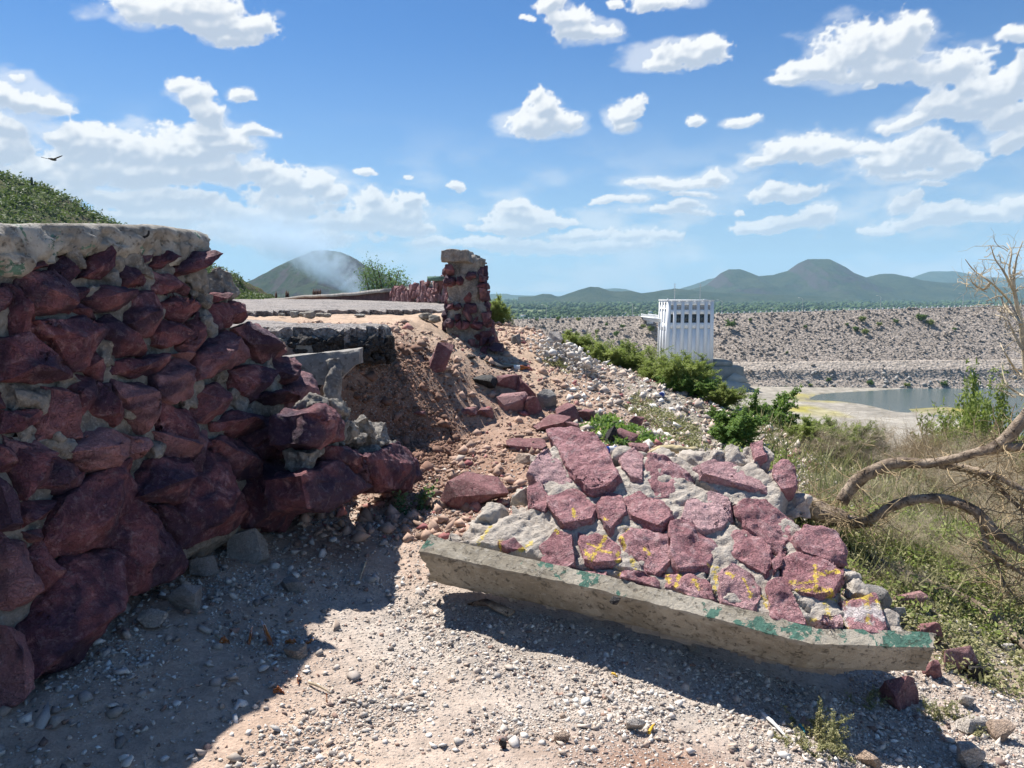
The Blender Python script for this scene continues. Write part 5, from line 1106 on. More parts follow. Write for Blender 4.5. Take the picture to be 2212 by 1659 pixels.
def build_tower():
    Yf = 360.0; xl, xr = at(1441, 700, Yf)[0], at(1541, 700, Yf)[0]; zt, zb = at(1500, 649, Yf)[2], at(1500, 792, Yf)[2]; dep = 21.0; T = thing('intake_tower', 'white concrete intake tower with six windows standing in front of the dam', 'tower', ((xl + xr) / 2, Yf, zb))
    Hh = zt - zb; cx = (xl + xr) / 2; wT, wB = xr - xl, (xr - xl) * 1.045
    def lvl(f): return wB + (wT - wB) * f
    # wall: front and left faces built as pilasters + recessed bays so nothing is painted on
    mb = MB()
    def prism(x0b, x1b, x0t, x1t, y0, y1, z0, z1):
        V = [(x0b, y0, z0), (x1b, y0, z0), (x1b, y1, z0), (x0b, y1, z0), (x0t, y0, z1), (x1t, y0, z1), (x1t, y1, z1), (x0t, y1, z1)]; mb.add(V, [[0, 3, 2, 1], [4, 5, 6, 7], [0, 1, 5, 4], [1, 2, 6, 5], [2, 3, 7, 6], [3, 0, 4, 7]])
    prism(cx - wB / 2 + .6, cx + wB / 2 - .6, cx - wT / 2 + .6, cx + wT / 2 - .6, Yf + .6, Yf + dep - .6, zb, zt - .2)      # core
    nb = 6; pw = .34; zs, zw0, zw1, zl0, zl1 = zt - Hh * .42, zt - Hh * .335, zt - Hh * .205, zt - Hh * .135, zt - Hh * .075
    def fx(k, z):  # x of bay boundary k (0..6) at height z
        f = (z - zb) / Hh; return cx - lvl(f) / 2 + lvl(f) * k / nb
    for k in range(nb + 1):
        w_ = 1.55 if 0 < k < nb else 1.7; off = 0 if 0 < k < nb else (w_ / 2 if k == 0 else -w_ / 2)
        prism(fx(k, zb) - w_ / 2 + off, fx(k, zb) + w_ / 2 + off, fx(k, zt) - w_ / 2 + off, fx(k, zt) + w_ / 2 + off, Yf, Yf + .6, zb, zt - .2)
    for k in range(nb):
        a0, a1 = fx(k, zt) + .77, fx(k + 1, zt) - .77
        for (z0, z1, y) in ((zl1, zt - .2, .05), (zw1, zl0, .10), (zs, zw0, .10), (zb, zs - .35, .14)): prism(a0 - .3, a1 + .3, a0 - .3, a1 + .3, Yf + y, Yf + .62, z0, z1)
    nl = 3
    for k in range(nl + 1):       # left face pilasters
        yy = Yf + .61 + (dep - 1.9) * k / nl; prism(cx - wB / 2, cx - wB / 2 + .6, cx - wT / 2, cx - wT / 2 + .6, yy, yy + 1.2, zb, zt - .2); prism(cx + wB / 2 - .6, cx + wB / 2, cx + wT / 2 - .6, cx + wT / 2, yy, yy + 1.2, zb, zt - .2)
    mb.box((cx - wT / 2 + .35, Yf + dep / 2, zt - Hh * .40), (.5, dep - .4, Hh * .10)); mb.box((cx - wT / 2 + .35, Yf + dep / 2, zt - Hh * .13), (.45, dep - .4, .8)); mb.box((cx - wT / 2 + .33, Yf + dep / 2, zt - .7), (.5, dep - .3, 1.2))
    V, F, _ = mb.get(); mk('tower_wall', V, F, M['tower'], T)
    mb = MB().box((cx, Yf + dep / 2, zt), (wT + .5, dep + .5, .42)); mb.box((cx - wT / 2 + .2, Yf + .2, zt + .4), (.7, .7, .7)); mb.box((cx + wT * .31, Yf + 1, zt + .4), (1.1, .8, .35)); mb.mk('roof', M['white_paint'], T)
    for k in range(nb):
        a0, a1 = fx(k, zt) + .77, fx(k + 1, zt) - .77; c = (a0 + a1) / 2
        g = MB().box((c, Yf + .5, (zw0 + zw1) / 2), (a1 - a0 - .1, .08, zw1 - zw0 - .1)).mk('window', M['glass'], T)
        fr = MB()
        for xx in (a0 + .08, c, a1 - .08): fr.box((xx, Yf + .40, (zw0 + zw1) / 2), (.10 if xx == c else .16, .1, zw1 - zw0 - .02))
        fr.box((c, Yf + .39, zw0 + .10), (a1 - a0, .1, .2)); fr.box((c, Yf + .385, zw0 + (zw1 - zw0) * (.28 + .1 * (k % 3))), (a1 - a0, .08, .09)); o = fr.mk('window_frame', simple('grey window frame', (.10, .11, .12), .5, .4) if k == 0 else bpy.data.materials['grey window frame'], g, origin=np.array(T.location)); 
        v = MB().box((c, Yf + .52, (zl0 + zl1) / 2), (a1 - a0, .06, zl1 - zl0)).mk('vent', M['glass'], T); sl = MB()
        for j in range(2): sl.box((c, Yf + .30, zl0 + (zl1 - zl0) * (.34 + .33 * j)), (a1 - a0 - .02, .5, .26))
        sl.mk('louvre', M['white_paint'], v, origin=np.array(T.location))
    for k, (px, lab) in enumerate(((1457, 'l'), (1512, 'r'))):
        b = at(px, 648, Yf + 6); mb = MB(); h = at(px, 613, Yf + 6)[2] - zt; q = np.array([b[0], Yf + 6, zt + .2])
        for dx, dy in ((-.22, -.15), (.22, -.15), (0, .25)): V, F = tubes([q + [dx, dy, 0]], [q + [dx * .4, dy * .4, h]], [.05], [.04], 4); mb.add(V, F)
        for j in range(9): z0 = h * j / 9; V, F = tubes([q + [-.22, -.15, z0], q + [.22, -.15, z0 + h / 18]], [q + [.2, -.15, z0 + h / 18], q + [-.2, -.12, z0 + h / 9]], [.03, .03], [.03, .03], 3); mb.add(V, F)
        for dz in (.55, .8, .93): V, F = tubes([q + [-.6, 0, h * dz]], [q + [.6, 0, h * dz + .1]], [.05], [.05], 3); mb.add(V, F)
        mb.mk('antenna_mast', simple('pale mast steel', (.5, .5, .5), .5, .4) if k == 0 else bpy.data.materials['pale mast steel'], T)
    # footbridge to the crest
    p0 = np.array([cx - wT / 2 + .4, Yf + dep * .8, zt - Hh * .30]); p1 = np.array([at(1392, 690, 419)[0], 419.0, float(crest(60)) + .6]); mb = MB(); d = p1 - p0; L = np.linalg.norm(d[:2]); a = math.atan2(d[1], d[0])
    T2 = thing('service_bridge', 'white service bridge joining the tower to the dam crest', 'bridge', (p0 + p1) / 2)
    mb.box((p0 + p1) / 2, (L, 4.2, .6), a); mb.mk('deck', M['white_paint'], T2); mb = MB(); mb.box((p0 + p1) / 2 - [0, 0, 1.1], (L * .96, 2.4, 1.6), a); mb.box(p1 + [2, -3, -4], (7, 4, 7.5), a, .8); mb.mk('girder', M['white_paint'], T2)
    pb = MB(); nrm = np.array([-math.sin(a), math.cos(a), 0])
    for sg in (-1, 1):
        pb.box((p0 + p1) / 2 + nrm * sg * 1.95 + [0, 0, 1.35], (L, .18, .16), a); pb.box((p0 + p1) / 2 + nrm * sg * 1.95 + [0, 0, .8], (L, .14, .14), a)
        for t in np.linspace(.02, .98, 14): pb.box(p0 + d * t + nrm * sg * 1.95 + [0, 0, .85], (.3, .3, 1.2), a)
    pb.mk('railing', M['white_paint'], T2)
    # plinth and ramp walls at the foot
    T3 = thing('tower_base', 'grey concrete platform and sloping wing walls at the foot of the white tower', 'platform', (cx, Yf, ZW))
    z1 = zb + .1; m = MB(); m.box((cx + 4, Yf + 8, (z1 + ZW - 2) / 2), (wB + 19, 24, z1 - ZW + 2), 0, 1); m.box((cx + wB / 2 + 5, Yf + 9, z1 + 1.2), (8, 20, 2.4)); m.mk('platform', M['conc_far'], T3)
    def wg(pp, th):
        P = np.array([at(px, py, y) for px, py, y in pp]); n = len(P); V = np.vstack([P, P + [0, th, 0]]); return V, [list(range(n)), [i + n for i in range(n)][::-1]] + [[i, i + n, (i + 1) % n + n, (i + 1) % n] for i in range(n)]
    m = MB(); V, F = wg([(1586, 805, 356), (1602, 800, 362), (1618, 826, 352), (1570, 826, 350)], 6); m.add(V, F); V, F = wg([(1566, 822, 348), (1622, 830, 350), (1612, 852, 340), (1572, 846, 340)], 6); m.add(V, F); m.mk('wing_wall', simple('pale ramp concrete', (.46, .43, .37), .9, .1, .08, .3), T3)
build_tower()
def build_crest_things():
    me = None; r = np.random.default_rng(2)
    xs = np.arange(-6, 330, 3.05)
    mb = MB().box((0, 0, .45), (.62, .62, .9), 0, .8); mb.box((0, 0, .97), (.74, .74, .16), 0, .9)
    first = mb.mk('bollard', M['white_paint'], origin=(0, 0, 0)); tag(first, 'small white concrete post in the long line along the dam crest', 'bollard', 'white posts along the dam crest')
    for i, x in enumerate(xs):
        o = first if i == 0 else first.copy()
        if i: COL.objects.link(o)
        o.location = (x, 420.6, float(crest(x)) + .02)
    m = simple('pale lamp post steel', (.62, .62, .60), .5, .4)
    full_x = [2151, 2490, 2841, 3158, 3464, 3787]; labs = ['leftmost street lamp on the dam crest, near the bush by the pier', 'second street lamp from the left on the dam crest, left of the tower', 'street lamp on the dam crest just right of the white tower', 'street lamp on the dam crest in front of the big flat topped mountain', 'street lamp on the dam crest right of the big mountain', 'rightmost street lamp on the dam crest']
    X = [at(f / 1.82278, 690, 422)[0] for f in full_x]; T = thing('street_lamp', labs[0], 'street lamp', (X[0], 422.0, float(crest(X[0])) + .04), 'street lamps along the dam crest')
    o0 = np.array(T.location); V, F = tubes([o0, o0 + [0, 0, 3.5]], [o0 + [0, 0, 3.5], o0 + [0, 0, 6.9]], [.16, .13], [.13, .10], 8); pole = mk('pole', V, F, m, T)
    V, F = tubes([o0 + [0, 0, 6.85], o0 + [-.9, -.1, 7.5]], [o0 + [-.9, -.1, 7.5], o0 + [-2.0, -.2, 7.7]], [.09, .08], [.08, .07], 6); arm = mk('arm', V, F, m, T)
    V, F, _ = MB().box(o0 + [-2.3, -.2, 7.72], (1.1, .4, .24), 0, .7).get(); head = mk('lamp_head', V, F, m, T)
    for k in range(1, 6):
        t = T.copy(); COL.objects.link(t); t.location = (X[k], 422.0, float(crest(X[k])) + .04); t['label'] = labs[k]
        for ch in (pole, arm, head): c = ch.copy(); COL.objects.link(c); c.parent = t
build_crest_things()

# ---- valley woods behind the dam, and the shoreline bushes
def build_valley():
    r = np.random.default_rng(41); n = 9000
    Yv = 1250 * (6500 / 1250) ** (r.random(n) ** .9); Xv = Yv * r.uniform(-.08, .76, n); q = np.column_stack([Xv, Yv, 0 * Xv]); k = (fbm(q, .004, 4, 45) < .22) & (r.random(n) < np.clip(1.25 - Xv / Yv * .9, .2, 1)); Xv, Yv = Xv[k], Yv[k]
    sz = r.uniform(4, 8.5, len(Xv)) * np.clip(Yv / 2200, .8, 1.8); c = np.array([(.042, .070, .024)]) * r.uniform(.55, 1.6, (len(Xv), 1)); V, F, c = pebbles(Xv, Yv, -44 + sz * .2, sz, c, r, True, (.55, .9), .25)
    tag(mk('valley_woods', V, F, M['gravel'], origin=(800, 2000, -45), attrs={'Col': c}), kind='stuff')
    mb = MB()
    labs = ['small white farm building among the valley trees, left of the tower', 'second white farm building in the valley just left of the tower', 'pale farm building in the valley close to the tower roof', 'pale house at the left edge of the visible valley fields', 'white house far right of the tower in the valley', 'long white shed in the valley left of the bridge']
    for i, (px, py, Y, w_) in enumerate([(1388, 656, 1900, 10), (1405, 660, 1850, 12), (1374, 652, 2300, 12), (1130, 675, 1500, 14), (1668, 654, 2300, 12), (1350, 664, 1700, 14)]):
        p = at(px, py, Y); p[2] = -44; w_ *= .75; T = thing('house', labs[i], 'house', p, 'houses in the valley'); MB().box(p + [0, 0, 2.6], (w_, 6, 5.2)).mk('wall', M['white_paint'], T)
        V = np.array([(-w_ / 2 - .4, -3.4, 5.2), (w_ / 2 + .4, -3.4, 5.2), (w_ / 2 + .4, 3.4, 5.2), (-w_ / 2 - .4, 3.4, 5.2), (-w_ / 2, 0, 6.6), (w_ / 2, 0, 6.6)]) + p; mk('roof', V, [[0, 1, 5, 4], [2, 3, 4, 5], [1, 2, 5], [3, 0, 4], [3, 2, 1, 0]], M['conc_far'], T)
build_valley()

# ------------------------------------------------------------------ plants near us
def grow(r, stems, length, spread, lift, kids, depth, bend=.25, thin=.62, r0=.008, gravity=0.0, up=(0, 0, 1)):
    """random branching skeleton: returns segment arrays and tip list"""
    segs = []; tips = []
    def go(p, d, L, rad, lev):
        n = 5 if lev < depth else 4; st = L / n
        for i in range(n):
            d = d + r.normal(0, bend, 3) * .5 + np.array([0, 0, gravity]); d /= np.linalg.norm(d); q = p + d * st; r1 = rad * (1 - .45 / n * 1.3); segs.append((p, q, rad, r1, lev))
            if lev < depth and (i > 0 or lev > 0):
                for _ in range(kids if r.random() < .75 else kids - 1):
                    e = d + r.normal(0, .75, 3); e /= np.linalg.norm(e); e[2] += lift * .3; go(q, e / np.linalg.norm(e), L * r.uniform(.38, .62), r1 * thin, lev + 1)
            p, rad = q, r1
        tips.append(p)
    for k in range(stems):
        a = r.uniform(0, 2 * math.pi); d = np.array([math.cos(a) * spread, math.sin(a) * spread, 1.0]) * r.uniform(.7, 1.2) ; d /= np.linalg.norm(d)
        go(np.array([r.normal(0, .02), r.normal(0, .02), -.03]), d, length * r.uniform(.7, 1.1), r0, 0)
    return segs
def seg_arrays(segs): return np.array([s[0] for s in segs]), np.array([s[1] for s in segs]), np.array([s[2] for s in segs]), np.array([s[3] for s in segs]), np.array([s[4] for s in segs])
PROTO = {}
def plant_proto(kind):
    if kind in PROTO: return PROTO[kind]
    base, var = kind.split('_'); r = np.random.default_rng(sum(map(ord, kind)) * 7)
    if base == 'feather': segs = grow(r, 13, .95, .55, .5, 2, 2, .22, r0=.006); nl, ls, mat, asp = 13, .046, 'leaf', .28
    elif base == 'broad': segs = grow(r, 11, .9, .6, .4, 2, 2, .28, r0=.007); nl, ls, mat, asp = 14, .052, 'leaf_dark', .45
    elif base == 'dry': segs = grow(r, 20, 1.0, .9, .2, 2, 3, .38, r0=.0085, thin=.70); nl, ls, mat, asp = 0, .02, 'leaf_dry', .4
    elif base == 'sparse': segs = grow(r, 9, 1.05, .6, .4, 2, 2, .25, r0=.006); nl, ls, mat, asp = 5, .040, 'leaf', .35
    elif base == 'weed': segs = grow(r, 16, .5, 1.3, .1, 2, 1, .3, r0=.0035); nl, ls, mat, asp = 12, .065, 'leaf_dry', .4
    elif base == 'bigleaf': segs = grow(r, 7, .5, .9, .3, 1, 1, .3, r0=.005); nl, ls, mat, asp = 3, .15, 'leaf_blue', .7
    P0, P1, R0, R1, lev = seg_arrays(segs); zmax = P1[:, 2].max(); P0, P1 = P0 / zmax, P1 / zmax; V, F = tubes(P0, P1, R0 / zmax, R1 / zmax, 4 if base != 'dry' else 4)
    org = (0, 0, 0); st = mk('stem' if base != 'dry' else 'twigs', V, F, M['stem'] if base != 'dry' else M['twig'], origin=org, smooth=True); fo = None
    if nl:
        m_ = lev >= (1 if base not in ('weed', 'bigleaf') else 0); A, B = P0[m_], P1[m_]; i = np.repeat(np.arange(len(A)), nl); t = r.random(len(i))[:, None]; P = A[i] * (1 - t) + B[i] * t + r.normal(0, .008, (len(i), 3))
        V, F = leaves(P, ls * r.uniform(.6, 1.3, len(i)), r, -.1, asp); fo = mk('foliage', V, F, M[mat], origin=org, attrs={'rnd': np.repeat(np.clip(.5 + r.normal(0, .25, len(i)) + .3 * np.sin(P[:, 0] * 9), 0, 1), 4)})
    PROTO[kind] = [x for x in (st, fo) if x]; PROTO[kind + '*'] = True; return PROTO[kind]
used_proto = set(); rp = np.random.default_rng(99)
def plant(name, label, cat, kind, p, h, wdt=1.0, group=None, rz=None):
    parts = plant_proto(kind); T = thing(name, label, cat, p, group); T.rotation_euler = (0, 0, rp.uniform(0, 6.28) if rz is None else rz); T.scale = (h * wdt, h * wdt, h)
    for o in parts:
        if kind in used_proto: o = o.copy(); COL.objects.link(o)
        o.parent = T; o.location = (0, 0, 0)
    used_proto.add(kind); return T
def shrub(label, kind, px, pb, pt, Y, wdt=1.0, name='shrub', cat='shrub', group=None, sink=.05):
    if group == 'shrubs along the ridge': pt -= (pb - pt) * (.18 if px < 1400 else -.10 if px < 1640 else .05); wdt *= 1.1
    if Y is None: Y = hit(px, pb)[1]
    b = at(px, pb, Y); g = float(H(b[0], b[1])); top = at(px, pt, Y)[2]; z0 = min(b[2], g + .05) if abs(b[2] - g) < .6 else b[2]; z0 = g - sink if b[2] > g - .8 else b[2]
    return plant(name, label, cat, kind, (b[0], b[1], z0), max(top - z0, .08), wdt, group)
GB = 'shrubs along the ridge'
for a in [
 ('yellow green shrub on the ridge at the upper left end of the shrub row', 'feather_a', 1238, 742, 714, 12.2, 1.3), ('low shrub right behind the pale rubble heap', 'sparse_a', 1276, 765, 722, 12.0, 1.2),
 ('shrub on the ridge just right of the rubble heap, below the dam', 'feather_b', 1322, 782, 742, 11.8, 1.4), ('wide shrub left of the tower foot with thin upright stems', 'sparse_b', 1372, 805, 742, 11.4, 1.2),
 ('leafy shrub overlapping the lower left corner of the tower', 'feather_a', 1420, 838, 752, 10.9, 1.2), ('tall feathery shrub in front of the tower base', 'feather_b', 1470, 860, 746, 10.4, 1.1),
 ('dense shrub below the tower, right of the tall feathery one', 'broad_a', 1512, 880, 798, 10.0, 1.2), ('yellow green shrub under the tower platform', 'feather_a', 1560, 900, 812, 9.8, 1.1),
 ('dark leafy shrub at the lower middle of the ridge row', 'broad_b', 1448, 856, 800, 10.2, 1.3), ('rounded green shrub standing alone behind the slab', 'broad_a', 1580, 975, 862, 7.6, 1.1),
 ('small leafy shrub left of the lone rounded one', 'broad_b', 1540, 930, 870, 8.9, 1.1), ('dark green shrub in front of the ramp walls', 'broad_b', 1672, 960, 838, 9.6, .9),
 ('low shrub below the ramp walls right of the lone rounded shrub', 'feather_b', 1640, 950, 880, 10.0, 1.3), ('soft green bush left of the dry twigs and right of the slab top', 'feather_a', 1762, 1020, 900, 8.2, 1.2),
 ('soft green bush touching the left edge of the dry thicket', 'feather_b', 1826, 1030, 908, 8.0, 1.1), ('thin yellow green shrub between tower foot and ramp', 'sparse_a', 1610, 905, 838, 12.0, 1.1)]:
    shrub(*a, group=GB)
for a in [('bright green feathery bush right behind the pier', 'feather_a', 1062, 700, 634, 13.8, .9), ('thin green bush right of the one behind the pier', 'sparse_b', 1088, 704, 652, 14.0, .9)]: shrub(*a, group='bushes by the pier')
# leafy tree behind the parapet
def build_tree():
    r = np.random.default_rng(8); b = at(832, 640, 24); T = thing('small_tree', 'small airy green tree rising behind the low wall in front of the blue mountain', 'tree', b - [0, 0, 1.0]); b = b - [0, 0, 1.0]
    mb = MB(); L = MB(); tot = []
    for (tx, ty, w_) in ((786, 585, .4), (800, 562, .45), (815, 576, .5), (840, 582, .45), (862, 583, .4), (846, 598, .5), (880, 606, .3), (800, 600, .6), (820, 600, .6), (862, 606, .45), (792, 575, .35)):
        e = at(tx, ty, 24 + r.uniform(-.6, .6)); m_ = (b + e) / 2 + [0, 0, .15] + r.normal(0, .08, 3)
        V, F = polytube([b + r.normal(0, .03, 3), m_, e], [.05, .03, .008], 6, 5, .1); mb.add(V, F)
        n = 260; i = r.random(n) ** .6; P = m_ * (1 - i)[:, None] + e * i[:, None] + r.normal(0, w_ * .36, (n, 3)) * np.array([1, 1, .7]); V, F = leaves(P, r.uniform(.05, .11, n), r, -.3, .4); L.add(V, F, rnd=float(r.uniform(.2, .9)))
    mb.mk('trunk', M['stem'], T, smooth=True); L.mk('crown', M['leaf_blue'], T)
build_tree()
# plants on the rock faces of the dam
r_ = np.random.default_rng(77)
DB = [(1468, 700, 9), (1250, 690, 6), (1160, 690, 5), (1205, 688, 6), (1390, 705, 6), (1310, 700, 5), (1345, 705, 6), (1405, 712, 9), (1577, 702, 12), (1620, 690, 5), (1862, 690, 8), (1935, 694, 7), (1992, 690, 12), (2010, 700, 10), (1830, 700, 5), (1850, 712, 8), (1870, 718, 8), (1740, 705, 5), (2060, 712, 6), (1900, 700, 6), (1790, 820, 6), (1880, 828, 7), (1960, 832, 6), (2040, 830, 8), (2100, 825, 7), (1750, 832, 5), (1700, 838, 6), (1330, 722, 8), (1290, 715, 5), (1700, 760, 4)]
ORD = ['leftmost', 'second', 'third', 'fourth', 'fifth', 'sixth', 'seventh', 'eighth', 'ninth', 'tenth', 'eleventh', 'twelfth', 'thirteenth', 'fourteenth', 'fifteenth', 'sixteenth', 'seventeenth', 'eighteenth', 'nineteenth', 'twentieth', 'twenty first', 'twenty second', 'twenty third', 'twenty fourth', 'twenty fifth', 'twenty sixth', 'twenty seventh', 'twenty eighth', 'twenty ninth', 'rightmost']
for i, (px, py, hh) in enumerate(DB):
    Y = float(np.interp(py, [672, 830], [416, 362])); p = at(px, py, Y); plant('shrub', ORD[sorted(DB).index((px, py, hh))] + ' green shrub from the left among the rocks of the dam face', 'shrub', ['broad_a', 'feather_b', 'broad_b'][i % 3], p - [0, 0, .8], hh * .36, 1.1, 'shrubs on the dam face')
# dry thicket on the bank at the right
TH = 'dry twiggy bushes of the thicket'
for i, (px, pb, pt, Y, wd, k) in enumerate([(1790, 1080, 925, 8.6, 1.0, 'dry_a'), (1850, 1090, 885, 8.2, .9, 'dry_b'), (1910, 1060, 905, 8.8, 1.0, 'dry_a'), (1960, 1090, 850, 8.0, .8, 'dry_c'), (2030, 1080, 905, 7.8, 1.0, 'dry_b'), (2090, 1100, 850, 8.4, .8, 'dry_a'), (2150, 1120, 900, 7.4, 1.0, 'dry_c'),
    (1760, 1120, 985, 6.9, 1.0, 'dry_c'), (1840, 1150, 1040, 6.2, 1.1, 'dry_a'), (1950, 1180, 1060, 6.2, 1.2, 'dry_b'), (2050, 1190, 1040, 6.3, 1.1, 'dry_c'), (2140, 1210, 1060, 6.1, 1.1, 'dry_a'), (2200, 1150, 960, 7.0, 1.0, 'dry_b'), (1900, 1140, 980, 7.2, 1.1, 'dry_c'), (2000, 1150, 980, 7.3, 1.1, 'dry_a'), (1720, 1060, 960, 7.6, .9, 'dry_b')]):
    shrub(['leftmost tan dry bush of the thicket', 'tall bare bush rising left in the thicket above the pale branch', 'bare tan bush behind the arch of the dead limb', 'tallest bare bush reaching up over the lake', 'tan dry bush in the middle of the thicket behind the big limb', 'thin bare bush at the right against the lake', 'dry bush under the upper fork of the dead limb', 'dry twigs against the top right corner of the slab', 'dry bush above the root end of the dead tree', 'dry bush inside the curve of the dark lower limb', 'dense dry bush under the middle of the dark limb', 'dry bush below the forks at the right', 'dry bush cut by the right edge of the photo', 'grey tan bush in the gap between the two limbs', 'tan bush in the gap right of the grey tan one', 'small dry bush between the green bush and the slab'][i], k, px, pb, pt, Y, wd, 'dry_bush', 'dry bush', TH)
for i, (px, pb, pt, Y, wd, k) in enumerate([(1880, 1130, 1010, 8.0, 1.1, 'sparse_a'), (2000, 1160, 1000, 8.4, 1.2, 'feather_a'), (2100, 1180, 1010, 8.2, 1.2, 'broad_a'), (2190, 1200, 1040, 7.6, 1.2, 'broad_b'), (2050, 1240, 1120, 6.6, 1.2, 'sparse_b'), (2130, 1290, 1150, 5.9, 1.2, 'feather_b'), (1935, 1210, 1120, 6.7, 1.2, 'feather_b'), (2200, 1300, 1180, 5.6, 1.2, 'feather_a'), (2110, 940, 800, 11.5, .5, 'sparse_a'), (2170, 960, 790, 11.0, .5, 'sparse_b'), (2060, 900, 770, 12, .5, 'sparse_b')]):
    shrub(['olive bush behind the arch of the dead limb', 'green bush filling the middle of the thicket', 'leafy green bush behind the lower dark limb', 'bright green bush at the right edge under the branches', 'thin green bush below the dark limb', 'grassy bush left of the big leaved plant', 'green bush above the lying log', 'green bush at the right edge above the big leaved plant', 'tall thin yellow green sapling in front of the lake', 'tall thin sapling with a yellow stem at the right', 'thin leafless sapling in front of the dam, left of the others'][i], k, px, pb, pt, Y, wd, 'shrub', 'shrub', 'green bushes of the thicket')
shrub('broad leaved green plant under the log at the right edge', 'bigleaf_a', 2170, 1358, 1275, 4.7, 1.0, 'leafy_plant', 'plant')
shrub('small broad leaved plant at the foot of the red wall end stones', 'bigleaf_a', 896, 1092, 1045, 5.2, .9, 'leafy_plant', 'plant')
shrub('small broad leaved plant at the top right corner of the slab', 'bigleaf_a', 1752, 1140, 1105, 5.1, 1.3, 'leafy_plant', 'plant')
shrub('single broad leaved plant on the slope above the green creeper', 'bigleaf_a', 1350, 885, 845, 9.2, 1.2, 'leafy_plant', 'plant')
shrub('low sprawling grey green weed on the gravel in the foreground', 'weed_a', 1752, 1606, 1520, None, .85, 'weed', 'weed')
shrub('tiny weed just right of the foreground weed', 'weed_a', 1862, 1508, 1480, None, 1.2, 'weed', 'weed')
shrub('small weed by the white stones at the lower right', 'weed_a', 2052, 1562, 1515, None, 1.0, 'weed', 'weed')
shrub('tiny bright green sprout on the dirt left of the leaning block', 'bigleaf_a', 856, 745, 730, 8.3, 1, 'sprout', 'plant')
def build_cover():
    r = np.random.default_rng(17)
    def patch(poly, n, size, mat, name, hgt=.05, clump=40, rad=.12, kind='stuff'):
        P = np.array(poly, float); lo, hi = P.min(0), P.max(0); c = r.uniform(lo, hi, (clump * 8, 2)); c = c[inpoly(c[:, 0], c[:, 1], poly)][:clump]; C_ = np.column_stack([c, H(c[:, 0], c[:, 1]) + hgt * .4]); Rr = r.uniform(.5, 1.3, len(C_)) * rad
        V, F, a = clump_leaves(C_, Rr, n, size, r, min(1, hgt / rad)); tag(mk(name, V, F, M[mat], attrs={'rnd': a}), kind=kind)
    patch([(2.1, 3.75), (1.6, 4.5), (1.8, 5.3), (3.4, 5.4), (4.4, 4.2), (3.4, 3.3), (2.7, 3.35)], 26000, .028, 'leaf_dry', 'ground_cover', .07, 420, .12)
    patch([(2.0, 4.0), (1.7, 5.4), (3.2, 6.0), (5.0, 5.4), (4.0, 4.2)], 9000, .035, 'leaf', 'ground_cover', .10, 160, .16)
    g = [hit(*p)[:2] for p in [(1262, 925), (1300, 905), (1370, 930), (1420, 955), (1400, 975), (1330, 965)]]; patch(g, 3600, .05, 'leaf_dark', 'green_creeper', .05, 60, .13)
    g = [hit(*p)[:2] for p in [(1190, 770), (1235, 800), (1225, 810), (1180, 785)]]; patch(g, 500, .04, 'leaf_dry', 'ground_cover', .04, 14, .1)
    g = [hit(*p)[:2] for p in [(1380, 850), (1500, 920), (1540, 985), (1440, 950), (1350, 880)]]; patch(g, 5200, .03, 'leaf_dry', 'ground_cover', .05, 120, .09)
    g = [hit(*p)[:2] for p in [(1600, 960), (1720, 1000), (1700, 1040), (1560, 990)]]; patch(g, 3000, .035, 'leaf', 'ground_cover', .08, 60, .12)
    patch([(3.2, 7.2), (7, 6), (10, 9), (8, 14), (4, 13), (3.2, 9.5)], 26000, .045, 'leaf_dry', 'ground_cover', .16, 420, .30)
    patch([(3.2, 9.5), (1.4, 12), (2, 15), (6, 16), (8, 12), (5, 9)], 16000, .05, 'leaf', 'ground_cover', .25, 220, .34)
    # dry grass blades
    n = 5200; x, y = r.uniform(1.6, 6.5, n), r.uniform(4.3, 9, n); k = (x > 1.7 + .25 * (y - 4.3)); x, y = x[k], y[k]; z = H(x, y); h = r.uniform(.08, .28, len(x)); e = r.normal(0, .10, (len(x), 2)); w_ = .0035
    P = np.column_stack([x, y, z]); Q = P + np.column_stack([e, h]); mid = (P + Q) / 2 + np.column_stack([e * .2, h * .12]); th = r.uniform(0, 6.28, len(x)); s_ = np.column_stack([np.cos(th), np.sin(th), 0 * th]) * w_
    V = np.stack([P - s_, P + s_, mid + s_, mid - s_, Q], 1).reshape(-1, 3); b = (np.arange(len(x)) * 5)[:, None, None]; F = (np.array([[0, 1, 2], [0, 2, 3], [3, 2, 4]])[None] + b).reshape(-1, 3)
    tag(mk('dry_grass', V, F, M['leaf_dry'], attrs={'rnd': np.repeat(r.random(len(x)), 5)}), kind='stuff')
build_cover()

